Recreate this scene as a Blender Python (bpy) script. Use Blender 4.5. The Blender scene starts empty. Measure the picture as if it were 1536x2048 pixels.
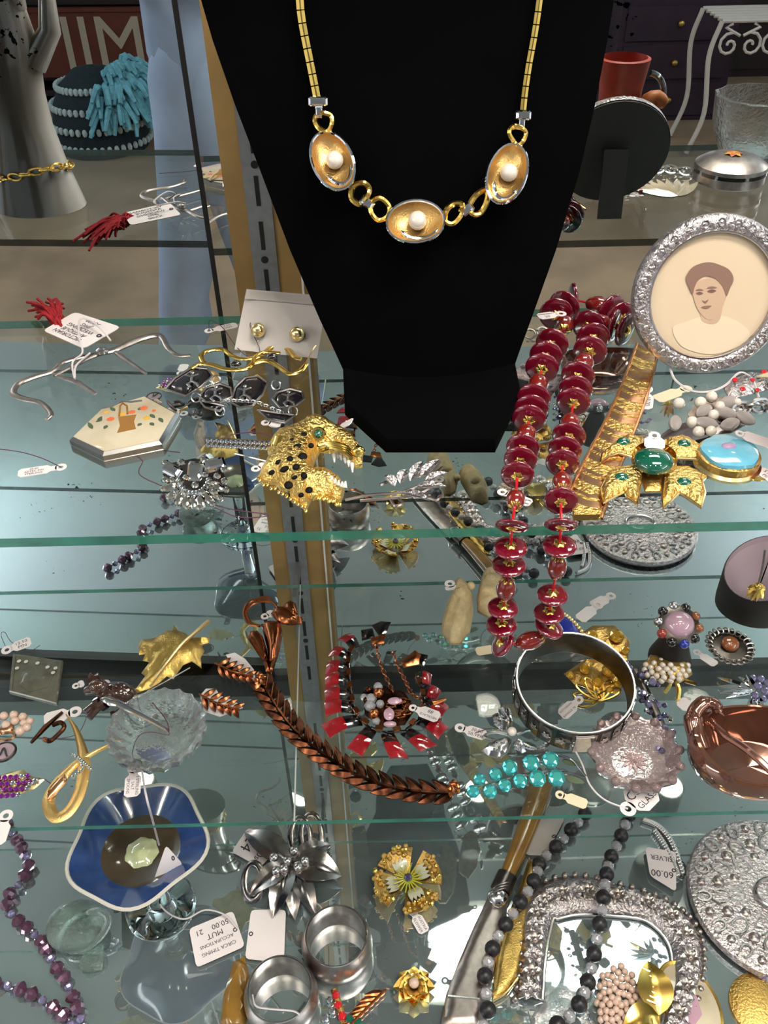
import bpy, math, random
from math import sin, cos, pi, radians, sqrt, atan2
from mathutils import Vector, Matrix
V = Vector
random.seed(7)
S = bpy.context.scene
COL = S.collection
# ------------------------------------------------------------------ camera
F_PX, PITCH, ROLL, EYE = 1771.0, radians(39.28), radians(1.3), V((0, 0, .306))
_F = V((0, cos(PITCH), -sin(PITCH))); _U = V((0, sin(PITCH), cos(PITCH))); _X = V((1, 0, 0))
RGT = _X * cos(ROLL) - _U * sin(ROLL); UPV = _U * cos(ROLL) + _X * sin(ROLL)
cd = bpy.data.cameras.new('camera'); cam = bpy.data.objects.new('camera', cd); COL.objects.link(cam)
cd.sensor_width = 36; cd.lens = F_PX / 2048 * 36; cd.clip_start = .01; cd.clip_end = 60
mw = Matrix.Identity(4)
for i in range(3):
    mw[i][0] = RGT[i]; mw[i][1] = UPV[i]; mw[i][2] = -_F[i]; mw[i][3] = EYE[i]
cam.matrix_world = mw; S.camera = cam
# ------------------------------------------------------------------ world, exposure
w = bpy.data.worlds.new('shop_ambient'); S.world = w; w.use_nodes = True
w.node_tree.nodes['Background'].inputs[0].default_value = (.80, .82, .86, 1)
w.node_tree.nodes['Background'].inputs[1].default_value = .8
vs = S.view_settings; vs.view_transform = 'Standard'; vs.look = 'None'; vs.gamma = 1; vs.use_curve_mapping = False
vs.exposure = .35
S.cycles.max_bounces = 9; S.cycles.glossy_bounces = 7; S.cycles.transmission_bounces = 6; S.cycles.diffuse_bounces = 3
S.cycles.transparent_max_bounces = 24; S.cycles.caustics_reflective = False; S.cycles.caustics_refractive = False
S.cycles.sample_clamp_indirect = 6; S.cycles.use_adaptive_sampling = True; S.cycles.adaptive_threshold = .02
# ------------------------------------------------------------------ pixel -> place on a shelf (photo pixels)
def ray(px, py): return _F + RGT * ((px - 768) / F_PX) - UPV * ((py - 1024) / F_PX)
def Z(px, py, z): d = ray(px, py); return EYE + d * ((z - EYE.z) / d.z)
def Y(px, py, y): d = ray(px, py); return EYE + d * (y / d.y)
def pxm(P): return (P - EYE).dot(_F) / F_PX          # metres per pixel at P
ZA, ZB, ZC = 0.0, -.281, -.511                         # shelf tops and case floor
YM = .675                                              # back mirror
# ------------------------------------------------------------------ materials
def lin(c): return tuple((x / 12.92 if x <= .04045 else ((x + .055) / 1.055) ** 2.4) for x in c)
def hexc(h): return lin(tuple(int(h[i:i + 2], 16) / 255 for i in (0, 2, 4)))
MATS = {}
def mat(name, col, metal=0, rough=.4, var=0, vscale=200, bump=0, bscale=600, coat=0, trans=0, ior=1.5, emit=0, col2=None, sheen=0, spec=.5, alpha=1):
    m = bpy.data.materials.new(name); m.use_nodes = True; nt = m.node_tree; b = nt.nodes['Principled BSDF']
    c = hexc(col) if isinstance(col, str) else col
    b.inputs['Base Color'].default_value = (*c, 1); b.inputs['Metallic'].default_value = metal
    b.inputs['Roughness'].default_value = rough; b.inputs['IOR'].default_value = ior
    b.inputs['Coat Weight'].default_value = coat; b.inputs['Coat Roughness'].default_value = .05
    b.inputs['Transmission Weight'].default_value = trans; b.inputs['Specular IOR Level'].default_value = spec
    if sheen: b.inputs['Sheen Weight'].default_value = sheen
    if alpha < 1: b.inputs['Alpha'].default_value = alpha
    if emit: b.inputs['Emission Color'].default_value = (*c, 1); b.inputs['Emission Strength'].default_value = emit
    tc = nt.nodes.new('ShaderNodeTexCoord')
    if var or col2:
        n = nt.nodes.new('ShaderNodeTexNoise'); n.inputs['Scale'].default_value = vscale; n.inputs['Detail'].default_value = 4
        r = nt.nodes.new('ShaderNodeValToRGB'); r.color_ramp.elements[0].position = .35; r.color_ramp.elements[1].position = .65
        c2 = hexc(col2) if col2 else tuple(x * (1 - var) for x in c)
        r.color_ramp.elements[0].color = (*c2, 1); r.color_ramp.elements[1].color = (*c, 1)
        nt.links.new(tc.outputs['Object'], n.inputs['Vector']); nt.links.new(n.outputs['Fac'], r.inputs[0]); nt.links.new(r.outputs[0], b.inputs['Base Color'])
    if bump:
        n = nt.nodes.new('ShaderNodeTexNoise'); n.inputs['Scale'].default_value = bscale; n.inputs['Detail'].default_value = 3
        bp = nt.nodes.new('ShaderNodeBump'); bp.inputs['Strength'].default_value = bump; bp.inputs['Distance'].default_value = .0025
        nt.links.new(tc.outputs['Object'], n.inputs['Vector']); nt.links.new(n.outputs['Fac'], bp.inputs['Height']); nt.links.new(bp.outputs[0], b.inputs['Normal'])
    MATS[name] = m; return m
# ------------------------------------------------------------------ mesh builder
class M:
    def __init__(s): s.v = []; s.f = []
    def add(s, vs, fs):
        o = len(s.v); s.v += [V(p) for p in vs]; s.f += [tuple(i + o for i in f) for f in fs]; return s
    def tube(s, pts, r, n=8, closed=False, flat=None, up=None):
        pts = [V(p) for p in pts]; k = len(pts); rr = r if isinstance(r, (list, tuple)) else [r] * k
        vs = []; prev = None
        for i in range(k):
            a = pts[(i - 1) % k] if (closed or i) else pts[0]; b = pts[(i + 1) % k] if (closed or i < k - 1) else pts[-1]
            t = b - a
            t = t.normalized() if t.length > 1e-9 else V((0, 0, 1))
            if up is not None: q = V(up) - t * V(up).dot(t)
            elif prev is None: q = V((0, 0, 1)) - t * t.z; q = q if q.length > .1 else V((1, 0, 0)) - t * t.x
            else: q = prev - t * prev.dot(t)
            q.normalize(); prev = q; e = t.cross(q); fl = flat or 1
            for j in range(n):
                a_ = 2 * pi * j / n; vs.append(pts[i] + e * (cos(a_) * rr[i]) + q * (sin(a_) * rr[i] * fl))
        fs = []
        for i in range(k if closed else k - 1):
            for j in range(n):
                i2 = (i + 1) % k; fs.append((i * n + j, i * n + (j + 1) % n, i2 * n + (j + 1) % n, i2 * n + j))
        if not closed: fs += [tuple(range(n))[::-1], tuple(range((k - 1) * n, k * n))]
        return s.add(vs, fs)
    def grid(s, rows, closed=False, thick=None):
        h = len(rows); k = len(rows[0]); fs = []
        if thick is not None:
            t = V(thick); rows2 = [[V(p) - t for p in r] for r in rows]
            vs = [p for r in rows for p in r] + [p for r in rows2 for p in r]; o = h * k
            for i in range(h - 1):
                for j in range(k - 1):
                    a, b, c, d = i * k + j, i * k + j + 1, (i + 1) * k + j + 1, (i + 1) * k + j
                    fs += [(a, b, c, d), (a + o, d + o, c + o, b + o)]
            ed = [j for j in range(k)] + [i * k + k - 1 for i in range(1, h)] + [(h - 1) * k + j for j in range(k - 2, -1, -1)] + [i * k for i in range(h - 2, 0, -1)]
            for a, b in zip(ed, ed[1:] + ed[:1]): fs.append((b, a, a + o, b + o))
            return s.add(vs, fs)
        kk = k if closed else k - 1
        for i in range(h - 1):
            for j in range(kk): fs.append((i * k + j, i * k + (j + 1) % k, (i + 1) * k + (j + 1) % k, (i + 1) * k + j))
        return s.add([p for r in rows for p in r], fs)
    def ball(s, c, r, n=12, m=8, R=None):
        rx, ry, rz = r if isinstance(r, (list, tuple)) else (r, r, r); c = V(c); R = R or Matrix.Identity(3); vs = []
        for i in range(1, m):
            a = pi * i / m
            for j in range(n): b = 2 * pi * j / n; vs.append(c + R @ V((rx * sin(a) * cos(b), ry * sin(a) * sin(b), rz * cos(a))))
        vs += [c + R @ V((0, 0, rz)), c - R @ V((0, 0, rz))]; T = (m - 1) * n; fs = []
        for i in range(m - 2):
            for j in range(n): fs.append((i * n + j, (i + 1) * n + j, (i + 1) * n + (j + 1) % n, i * n + (j + 1) % n))
        for j in range(n): fs += [(T, j, (j + 1) % n), (T + 1, (m - 2) * n + (j + 1) % n, (m - 2) * n + j)]
        return s.add(vs, fs)
    def lathe(s, prof, c, n=24, R=None, wob=None, cap=False):
        c = V(c); R = R or Matrix.Identity(3); rows = []
        for i, (r, h) in enumerate(prof):
            rows.append([c + R @ V((r * (wob(2 * pi * j / n, i) if wob else 1) * cos(2 * pi * j / n), r * (wob(2 * pi * j / n, i) if wob else 1) * sin(2 * pi * j / n), h)) for j in range(n)])
        o = len(s.v); s.grid(rows, True)
        if cap: s.f.append(tuple(o + j for j in range(n))[::-1]); s.f.append(tuple(o + (len(prof) - 1) * n + j for j in range(n)))
        return s
    def prism(s, poly, vec):
        poly = [V(p) for p in poly]; n = len(poly); vec = V(vec)
        nr = V((0, 0, 0))
        for i in range(n): nr += poly[i].cross(poly[(i + 1) % n])
        if nr.dot(vec) < 0: poly = poly[::-1]
        return s.add(poly + [p + vec for p in poly], [tuple(range(n))[::-1], tuple(range(n, 2 * n))] + [(i, (i + 1) % n, n + (i + 1) % n, n + i) for i in range(n)])
    def puff(s, poly, steps, up=(0, 0, 1), ctr=None, bottom=True):
        # rings of the outline shrunk to the centre: steps = [(shrink 0..1, height)]
        poly = [V(p) for p in poly]; n = len(poly); c = V(ctr) if ctr else sum(poly, V((0, 0, 0))) / n; up = V(up); o = len(s.v)
        nr = V((0, 0, 0))
        for i in range(n): nr += (poly[i] - c).cross(poly[(i + 1) % n] - c)
        if nr.dot(up) < 0: poly = poly[::-1]
        rows = [[c + (p - c) * k + up * h for p in poly] for k, h in steps]
        s.grid(rows, True); L = len(steps)
        s.f.append(tuple(o + (L - 1) * n + j for j in range(n)))
        if bottom: s.f.append(tuple(o + j for j in range(n))[::-1])
        return s
    def box(s, c, sx, sy, sz, R=None):
        c = V(c); R = R or Matrix.Identity(3)
        vs = [c + R @ V((x * sx / 2, y * sy / 2, z * sz / 2)) for x in (-1, 1) for y in (-1, 1) for z in (-1, 1)]
        return s.add(vs, [(0, 1, 3, 2), (4, 6, 7, 5), (0, 4, 5, 1), (2, 3, 7, 6), (0, 2, 6, 4), (1, 5, 7, 3)])
    def leaf(s, base, tip, wid, up, bow=0., fold=0., n=8, m=4, thick=.0006, shape=None, twist=0):
        # pointed leaf from base to tip; bow lifts the middle, fold lifts (+) the sides
        base, tip, up = V(base), V(tip), V(up).normalized(); ax = (tip - base); L = ax.length; t = ax.normalized(); up = (up - t * up.dot(t)).normalized(); sd = t.cross(up)
        shape = shape or (lambda q: sin(pi * min(1, q * 1.0) ** .8) ** .8 if 0 < q < 1 else 0)
        rows = []
        for i in range(n + 1):
            q = i / n; w_ = max(.02, shape(q)) * wid / 2
            sd2 = sd * cos(twist * q) + up * sin(twist * q)
            rows.append([base + ax * q + up * (bow * 4 * q * (1 - q)) + sd2 * (w_ * (2 * j / m - 1)) + up * (fold * abs(2 * j / m - 1) * w_ * 2) for j in range(m + 1)])
        return s.grid(rows, thick=up * thick)
def loop(c, r, n=24, ex=(1, 0, 0), ey=(0, 1, 0), ry=None, a0=0, a1=2 * pi):
    c, ex, ey = V(c), V(ex), V(ey); ry = ry or r; full = abs(a1 - a0 - 2 * pi) < 1e-6; k = n if full else n + 1
    return [c + ex * (r * cos(a0 + (a1 - a0) * i / n)) + ey * (ry * sin(a0 + (a1 - a0) * i / n)) for i in range(k)]
def spline(pts, k=6, closed=False):
    pts = [V(p) for p in pts]; n = len(pts); out = []
    if n < 3 and not closed: return pts
    for i in range(n if closed else n - 1):
        p0 = pts[(i - 1) % n] if (closed or i) else pts[0] * 2 - pts[1]; p1 = pts[i]; p2 = pts[(i + 1) % n]
        p3 = pts[(i + 2) % n] if (closed or i < n - 2) else pts[-1] * 2 - pts[-2]
        for j in range(k):
            t = j / k
            out.append(((p1 * 2) + (p2 - p0) * t + (p0 * 2 - p1 * 5 + p2 * 4 - p3) * t * t + (p1 * 3 - p0 - p2 * 3 + p3) * t ** 3) / 2)
    if not closed: out.append(pts[-1])
    return out
def frame(n, x=None):                                   # rotation with +Z along n
    n = V(n).normalized(); x = V(x).normalized() if x is not None else V((1, 0, 0)); x = x - n * x.dot(n)
    if x.length < .05: x = V((0, 1, 0)) - n * n.y
    x.normalize(); y = n.cross(x); return Matrix((x, y, n)).transposed()
# ------------------------------------------------------------------ objects
ORIG = {}
def thing(name, label, cat, base, group=None):
    o = bpy.data.objects.new(name, None); COL.objects.link(o); o.location = base; o.empty_display_size = .01
    o['label'] = label; o['category'] = cat
    if group: o['group'] = group
    ORIG[o] = V(base); return o
def smooth(me, ang=42):
    me.polygons.foreach_set('use_smooth', [True] * len(me.polygons)); me.set_sharp_from_angle(angle=radians(ang))
def part(name, m, mt, parent=None, ang=42, label=None):
    off = ORIG.get(parent, V((0, 0, 0))) if parent else V((0, 0, 0))
    me = bpy.data.meshes.new(name); me.from_pydata([p - off for p in m.v], [], m.f); me.update()
    me.materials.append(MATS[mt] if isinstance(mt, str) else mt); smooth(me, ang)
    o = bpy.data.objects.new(name, me); COL.objects.link(o)
    if parent: o.parent = parent; ORIG[o] = off
    if label: o['label'] = label
    return o
def struct(name, m, mt, parent=None, ang=42, label=None, cat=None):
    o = part(name, m, mt, parent, ang)
    if not parent: o['kind'] = 'structure'; ORIG[o] = V((0, 0, 0))
    if label: o['label'] = label
    if cat: o['category'] = cat
    return o
UNIT = {}
def unit(shape, mt):
    k = (shape, mt)
    if k in UNIT: return UNIT[k]
    m = M()
    if shape == 'ball': m.ball((0, 0, 0), 1, 14, 9)
    elif shape == 'gem':                                # brilliant: table, crown, girdle, pavilion
        n = 8; rows = [[(.5 * cos((j + .5) * 2 * pi / n), .5 * sin((j + .5) * 2 * pi / n), .55) for j in range(n)],
                       [(.86 * cos(j * 2 * pi / n), .86 * sin(j * 2 * pi / n), .32) for j in range(n)],
                       [(cos((j + .5) * 2 * pi / n), sin((j + .5) * 2 * pi / n), 0) for j in range(n)], [(.4 * cos(j * 2 * pi / n), .4 * sin(j * 2 * pi / n), -.5) for j in range(n)]]
        vs = [p for r in rows for p in r]; fs = [tuple(range(8)), tuple(range(24, 32))[::-1]]
        for i in range(3):
            for j in range(n):
                a, b, c, d = i * n + j, i * n + (j + 1) % n, (i + 1) * n + (j + 1) % n, (i + 1) * n + j
                fs += ([(a, d, c), (a, c, b)] if i % 2 == 0 else [(a, d, b), (d, c, b)])
        m.add(vs, fs)
    elif shape == 'bag':                                # step-cut rectangle
        R_ = lambda a, b, z: [(-a, -b * .7, z), (-a * .75, -b, z), (a * .75, -b, z), (a, -b * .7, z), (a, b * .7, z), (a * .75, b, z), (-a * .75, b, z), (-a, b * .7, z)]
        rows = [R_(1, 1, -.4), R_(1, 1, 0), R_(.8, .75, .28), R_(.55, .5, .4)]
        m.grid([[V(p) for p in r] for r in rows], True); m.f.append(tuple(range(24, 32))); m.f.append(tuple(range(8))[::-1])
    elif shape == 'cab': m.lathe([(1, -.3), (1, 0), (.95, .3), (.8, .6), (.5, .86), (.2, .98), (.01, 1)], (0, 0, 0), 20)
    elif shape == 'disc': m.lathe([(.2, -.5), (.75, -.46), (.97, -.22), (1, 0), (.97, .22), (.75, .46), (.2, .5)], (0, 0, 0), 24, cap=True)
    elif shape == 'bicone':
        n = 8
        m.lathe([(.25, -1), (.8, -.5), (1, 0), (.8, .5), (.25, 1)], (0, 0, 0), n, cap=True)
    elif shape == 'oval': m.lathe([(.22, -1), (.62, -.75), (.88, -.4), (1, 0), (.88, .4), (.62, .75), (.22, 1)], (0, 0, 0), 16, cap=True)
    elif shape == 'cap':                                # petalled bead cap
        n = 24; rows = []
        for r, h in ((.15, .42), (.45, .34), (.75, .14), (1, -.1)):
            rows.append([V((r * (1 + (.16 * cos(6 * j * 2 * pi / n) if r > .6 else 0)) * cos(j * 2 * pi / n), r * (1 + (.16 * cos(6 * j * 2 * pi / n) if r > .6 else 0)) * sin(j * 2 * pi / n), h)) for j in range(n)])
        m.grid(rows, True)
        m.f.append(tuple(range(n)))
    elif shape == 'facet': m.ball((0, 0, 0), 1, 8, 6)
    elif shape == 'nav':                                # navette
        n = 12; o_ = lambda k, z: [V((k * cos(j * 2 * pi / n), k * sin(j * 2 * pi / n) * (.55 + .0 * j), z)) for j in range(n)]
        m.grid([o_(.9, -.3), o_(1, 0), o_(.72, .25), o_(.4, .38)], True); m.f.append(tuple(range(36, 48))); m.f.append(tuple(range(12))[::-1])
    me = bpy.data.meshes.new(shape + '_' + mt); me.from_pydata(m.v, [], m.f); me.update(); me.materials.append(MATS[mt])
    if shape in ('ball', 'cab', 'disc', 'oval', 'cap'): smooth(me, 60)
    UNIT[k] = me; return me
def stone(shape, mt, c, r, parent, name='stone', n=(0, 0, 1), x=None, label=None):
    o = bpy.data.objects.new(name, unit(shape, mt)); COL.objects.link(o); rx, ry, rz = r if isinstance(r, (list, tuple)) else (r, r, r)
    off = ORIG.get(parent, V((0, 0, 0)))
    o.parent = parent; o.matrix_basis = Matrix.Translation(V(c) - off) @ frame(n, x).to_4x4() @ Matrix.Diagonal((rx, ry, rz, 1))
    if label: o['label'] = label
    return o
# lettering: filled glyph meshes from the built-in font
TXT = {}
def text_mesh(s):
    if s not in TXT:
        c = bpy.data.curves.new('lettering', 'FONT'); c.body = s; c.size = 1; c.align_x = 'CENTER'; c.align_y = 'CENTER'; c.resolution_u = 2
        o = bpy.data.objects.new('lettering', c); me = o.to_mesh()
        vs = [v.co.copy() for v in me.vertices]; fs = [tuple(p.vertices) for p in me.polygons]; o.to_mesh_clear()
        bpy.data.objects.remove(o); bpy.data.curves.remove(c)
        xs = [p.x for p in vs]; ys = [p.y for p in vs]
        TXT[s] = (vs, fs, (min(xs) + max(xs)) / 2, (min(ys) + max(ys)) / 2, max(xs) - min(xs), max(ys) - min(ys))
    return TXT[s]
def letters(m, s, c, ex, ey, wmax, hmax, lift=0):
    vs, fs, cx, cy, w_, h_ = text_mesh(s); k = min(wmax / w_, hmax / .75); c, ex, ey = V(c), V(ex).normalized(), V(ey).normalized(); n = ex.cross(ey)
    m.add([c + ex * ((p.x - cx) * k) + ey * ((p.y - cy) * k) + n * lift for p in vs], fs)
UP = V((0, 0, 1))
# ------------------------------------------------------------------ materials of the place
mat('wood_floor', 'b29a80', rough=.45, var=.35, vscale=3)
mat('ceiling_paint', 'd3e8f3', rough=.8, var=.06, vscale=2)
mat('case_wood', 'a5834e', rough=.55, var=.12, vscale=60)
mat('dark_trim', '1c1d1e', rough=.35)
mat('standard_metal', '8e8f93', metal=.6, rough=.45, var=.15, vscale=150)
mat('slot_dark', '0d0c0c', rough=.8)
mat('lamp_glow', (1, .95, .86), emit=27)
mat('sparkle_glow', (1, .9, .74), emit=260)
mat('uplight_glow', (1, .97, .93), emit=11)
mat('fixture_white', 'e8e6e0', rough=.5)
def mirror_mat(name, col, spots):
    m = bpy.data.materials.new(name); m.use_nodes = True; nt = m.node_tree; b = nt.nodes['Principled BSDF']
    b.inputs['Metallic'].default_value = 1; b.inputs['Roughness'].default_value = .0; b.inputs['Base Color'].default_value = (*col, 1)
    if spots:
        tc = nt.nodes.new('ShaderNodeTexCoord'); n1 = nt.nodes.new('ShaderNodeTexNoise'); n1.inputs['Scale'].default_value = 210; n1.inputs['Detail'].default_value = 3
        n2 = nt.nodes.new('ShaderNodeTexNoise'); n2.inputs['Scale'].default_value = 9
        mu = nt.nodes.new('ShaderNodeMath'); mu.operation = 'MULTIPLY'; r = nt.nodes.new('ShaderNodeValToRGB')
        r.color_ramp.elements[0].position = .455; r.color_ramp.elements[0].color = (*col, 1); r.color_ramp.elements[1].position = .475; r.color_ramp.elements[1].color = (.02, .025, .03, 1)
        for n in (n1, n2): nt.links.new(tc.outputs['Object'], n.inputs['Vector'])
        nt.links.new(n1.outputs['Fac'], mu.inputs[0]); nt.links.new(n2.outputs['Fac'], mu.inputs[1]); nt.links.new(mu.outputs[0], r.inputs[0]); nt.links.new(r.outputs[0], b.inputs['Base Color'])
    MATS[name] = m
mirror_mat('aged_mirror', (.80, .84, .84), True)
mirror_mat('floor_mirror', (.78, .845, .86), True)
fm = MATS['floor_mirror'].node_tree; fm.nodes['Principled BSDF'].inputs['Roughness'].default_value = .02     # dusty: part of the light scatters
df = fm.nodes.new('ShaderNodeBsdfDiffuse'); df.inputs[0].default_value = (*hexc('b4c6c8'), 1); fx = fm.nodes.new('ShaderNodeMixShader'); fx.inputs[0].default_value = .2
fm.links.new(fm.nodes['Principled BSDF'].outputs[0], fx.inputs[1]); fm.links.new(df.outputs[0], fx.inputs[2]); fm.links.new(fx.outputs[0], fm.nodes['Material Output'].inputs[0])
# clear shelf glass: clear through the faces, reflecting by angle; green on the cut edges
m = bpy.data.materials.new('shelf_glass'); m.use_nodes = True; nt = m.node_tree; nt.nodes.remove(nt.nodes['Principled BSDF'])
tr = nt.nodes.new('ShaderNodeBsdfTransparent'); tr.inputs[0].default_value = (.955, .98, .968, 1); gl = nt.nodes.new('ShaderNodeBsdfGlossy'); gl.inputs['Roughness'].default_value = .01
ge = nt.nodes.new('ShaderNodeNewGeometry'); dt = nt.nodes.new('ShaderNodeVectorMath'); dt.operation = 'DOT_PRODUCT'
nt.links.new(ge.outputs['Incoming'], dt.inputs[0]); nt.links.new(ge.outputs['Normal'], dt.inputs[1])
def mth(op, a, b):
    n = nt.nodes.new('ShaderNodeMath'); n.operation = op
    for i, q in enumerate((a, b)):
        if isinstance(q, (int, float)): n.inputs[i].default_value = q
        else: nt.links.new(q, n.inputs[i])
    return n.outputs[0]
sch = mth('ADD', mth('MULTIPLY', mth('POWER', mth('SUBTRACT', 1, mth('ABSOLUTE', dt.outputs['Value'], 0)), 5), .9), .035)
mx = nt.nodes.new('ShaderNodeMixShader')
nt.links.new(sch, mx.inputs[0]); nt.links.new(tr.outputs[0], mx.inputs[1]); nt.links.new(gl.outputs[0], mx.inputs[2]); nt.links.new(mx.outputs[0], nt.nodes['Material Output'].inputs[0]); MATS['shelf_glass'] = m
mat('glass_edge', '37907a', rough=.12, var=.45, vscale=25, spec=.8, alpha=.9)
# ------------------------------------------------------------------ structure
FZ, CZ = -1.15, 1.45
struct('floor', M().box((0, -4.6, FZ - .02), 14, 12, .04), 'wood_floor')
struct('ceiling', M().box((0, -4.6, CZ + .02), 14, 12, .04), 'ceiling_paint')
pl = mat('shop_wall', '6b5a4c', rough=.8, var=.2, vscale=2)
struct('wall_back', M().box((0, 1.02, .15), 14, .04, 2.6), 'shop_wall')
# case: dark plinth, mirrored floor, back post with slotted standard, two mirror sheets
XS = -.132
struct('trim_1', M().box((0, YM - .004, ZC + .012), 2.2, .012, .026), 'dark_trim', label='black rail along the foot of the back mirror')
cb = thing('display_cabinet', 'tall display cabinet with glass shelves, mirrored back and mirrored floor', 'cabinet', (0, .3, FZ))
part('base', M().box((0, .29, (FZ + ZC - .012) / 2), 2.3, .84, ZC - .012 - FZ), 'case_wood', cb)
part('floor_mirror', M().box((0, .275, ZC - .006), 2.2, .81, .012), 'floor_mirror', cb, label='mirror sheet on the cabinet floor')
part('back_board', M().box((0, .72, .25), 2.3, .02, 1.6), 'case_wood', cb)
part('mirror', M().box((.545, YM + .003, .25), 1.21, .006, 1.53), 'aged_mirror', cb, label='wide back mirror behind the black bust')
part('mirror', M().box((-.122, YM + .003, .25), .018, .006, 1.53), 'aged_mirror', cb, label='narrow mirror strip beside the wooden post')
a = radians(2.2); xl = -1.05
part('mirror', M().prism([(XS - .002, YM + .008, -.51), (xl, YM + .008 + (XS - xl) * math.tan(a), -.51), (xl, YM + .014 + (XS - xl) * math.tan(a), -.51), (XS - .002, YM + .014, -.51)], (0, 0, 1.53)), 'aged_mirror', cb, label='spotted back mirror beyond the dark seam')
part('seam', M().box((XS, YM + .004, .25), .0036, .01, 1.53), 'slot_dark', cb)
PX0, PX1 = -.1125, -.0560
part('post', M().box(((PX0 + PX1) / 2, YM - .008, .25), PX1 - PX0, .02, 1.53), 'case_wood', cb)
part('bead', M().box((PX1 - .004, YM - .019, .25), .0016, .003, 1.53), 'fixture_white', cb)
std = part('slotted_standard', M().box((-.0878, YM - .0185, .25), .019, .003, 1.53), 'standard_metal', cb, label='grey metal shelf standard with slots')
k = 0; z = -.46
while z < .4:
    m = M()
    if k % 3 == 2: m.tube([(-.0878, YM - .0206, z), (-.0878, YM - .0196, z)], .0028, 12)
    else: m.box((-.0878, YM - .0201, z), .0032, .001, .022)
    part('slot', m, 'slot_dark', std); z += .019 if k % 3 == 1 or k % 3 == 2 else .034; k += 1
for z_ in (ZA, ZB):
    bk = part('shelf_bracket', M().box((-.0878, .63, z_ - .018), .004, .05, .016), 'standard_metal', cb)
def shelf(z, poly, t, label):
    m = M().prism([(x, y, z - t) for x, y in poly], (0, 0, t)); o = part('glass_shelf', m, 'shelf_glass', None, 30); o['label'] = label; o['category'] = 'shelf'
    o.data.materials.append(MATS['glass_edge'])
    for p in o.data.polygons:
        if abs(p.normal.z) < .5: p.material_index = 1
    return o
shelf(ZA, [(-.85, .359), (.85, .359), (.85, .611), (-.85, .611)], .0062, 'upper glass shelf with green front edge carrying the black bust')
j0, j1 = Z(600, 1180, ZB), Z(588, 1652, ZB)
shelf(ZB, [(-.85, .361), (j1.x - .0004, .361), (j0.x - .0004, .611), (-.85, .611)], .0045, 'lower glass shelf sheet under the gold leaf brooch')
shelf(ZB, [(j1.x + .0004, .361), (.85, .361), (.85, .611), (j0.x + .0004, .611)], .0045, 'lower glass shelf sheet under the red enamel necklace')
sh = [o for o in COL.objects if o.name.startswith('glass_shelf')][-1]; ORIG[sh] = V((0, 0, 0))
part('joint_seal', M().prism([(j1.x - .0006, .3609, ZB - .0005), (j1.x + .0006, .3609, ZB - .0005), (j0.x + .0005, .611, ZB - .0005), (j0.x - .0005, .611, ZB - .0005)], (0, 0, .0009)), 'card_white' if 'card_white' in MATS else mat('seal_grey', 'a9aeaa', rough=.5), sh, label='thin pale seal where the two glass sheets meet')
# ceiling lamps: one panel over the cabinet, added sparkle spots, two added hanging lamps to brighten the ceiling
L = thing('ceiling_light', 'recessed ceiling light panel right above the display cabinet', 'light', (.55, .12, CZ))
part('housing', M().box((.49, .12, CZ - .02), .86, .32, .04), 'fixture_white', L)
part('diffuser', M().box((.49, .12, CZ - .045), .8, .26, .01), 'lamp_glow', L)
for x, lb in ((-.95, 'small added ceiling spot nearest the porcelain hand'), (-.3, 'small added ceiling spot above the gold leaf brooch'), (.3, 'small added ceiling spot above the red bead necklace'), (.95, 'small added ceiling spot nearest the photo frame')):
    L = thing('sparkle_spot', lb, 'light', (x, -.38, CZ), 'added sparkle spots over the cabinet')  # spots added to give metals and beads their sparkle
    part('can', M().lathe([(.03, 0), (.05, -.02), (.05, -.13), (.044, -.13), (.042, -.06), (.001, -.05)], (x, -.38, CZ), 20), 'dark_trim', L)
    part('bulb', M().lathe([(.001, -.118), (.03, -.116), (.04, -.108), (.04, -.09)], (x, -.38, CZ), 20), 'sparkle_glow', L)
for x, y, lb in ((-2.35, -1.2, 'added hanging lamp lighting the ceiling on the yarn display side'), (2.3, -1.3, 'added hanging lamp lighting the ceiling on the iron stand side')):
    L = thing('pendant_light', lb, 'light', (x, y, CZ), 'added hanging lamps')  # added out of view to throw light up onto the ceiling
    part('tube', M().box((x, y, .95), .12, 2.2, .12), 'uplight_glow', L)
    for dy in (-.8, .8): part('cable', M().tube([(x, y + dy, 1.01), (x, y + dy, CZ)], .004, 6), 'dark_trim', L)
# ------------------------------------------------------------------ jewellery materials
mat('gold', 'eec468', metal=1, rough=.2); mat('gold_satin', 'ecc27c', metal=1, rough=.38, bump=.15, bscale=900); mat('gold_pale', 'f0d8a0', metal=1, rough=.25)
mat('gold_bright', 'f4d070', metal=1, rough=.14); mat('gold_tex', 'edc878', metal=1, rough=.28, bump=.9, bscale=420); mat('gold_old', 'c09a58', metal=1, rough=.35, bump=.3, bscale=500)
mat('rose_gold', 'd9a47c', metal=1, rough=.25); mat('brass_leaf', 'd8b468', metal=1, rough=.34, var=.3, vscale=90, bump=.2, bscale=700)
mat('silver', 'c8c4c2', metal=1, rough=.2); mat('silver_dull', 'b0a5a0', metal=1, rough=.32, var=.25, vscale=150); mat('silver_dark', '5c5651', metal=1, rough=.34, var=.3, vscale=180)
mat('silver_tex', 'c9c0c0', metal=1, rough=.3, var=.35, vscale=260, bump=.8, bscale=330); mat('pewter_flower', '9b9492', metal=1, rough=.2, var=.2, vscale=90)
mat('copper', 'b06a42', metal=1, rough=.22); mat('copper_dark', '24150f', metal=1, rough=.26, col2='5c3624', vscale=160); mat('copper_leaf', '9c5c3a', metal=1, rough=.2, var=.35, vscale=60)
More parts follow.
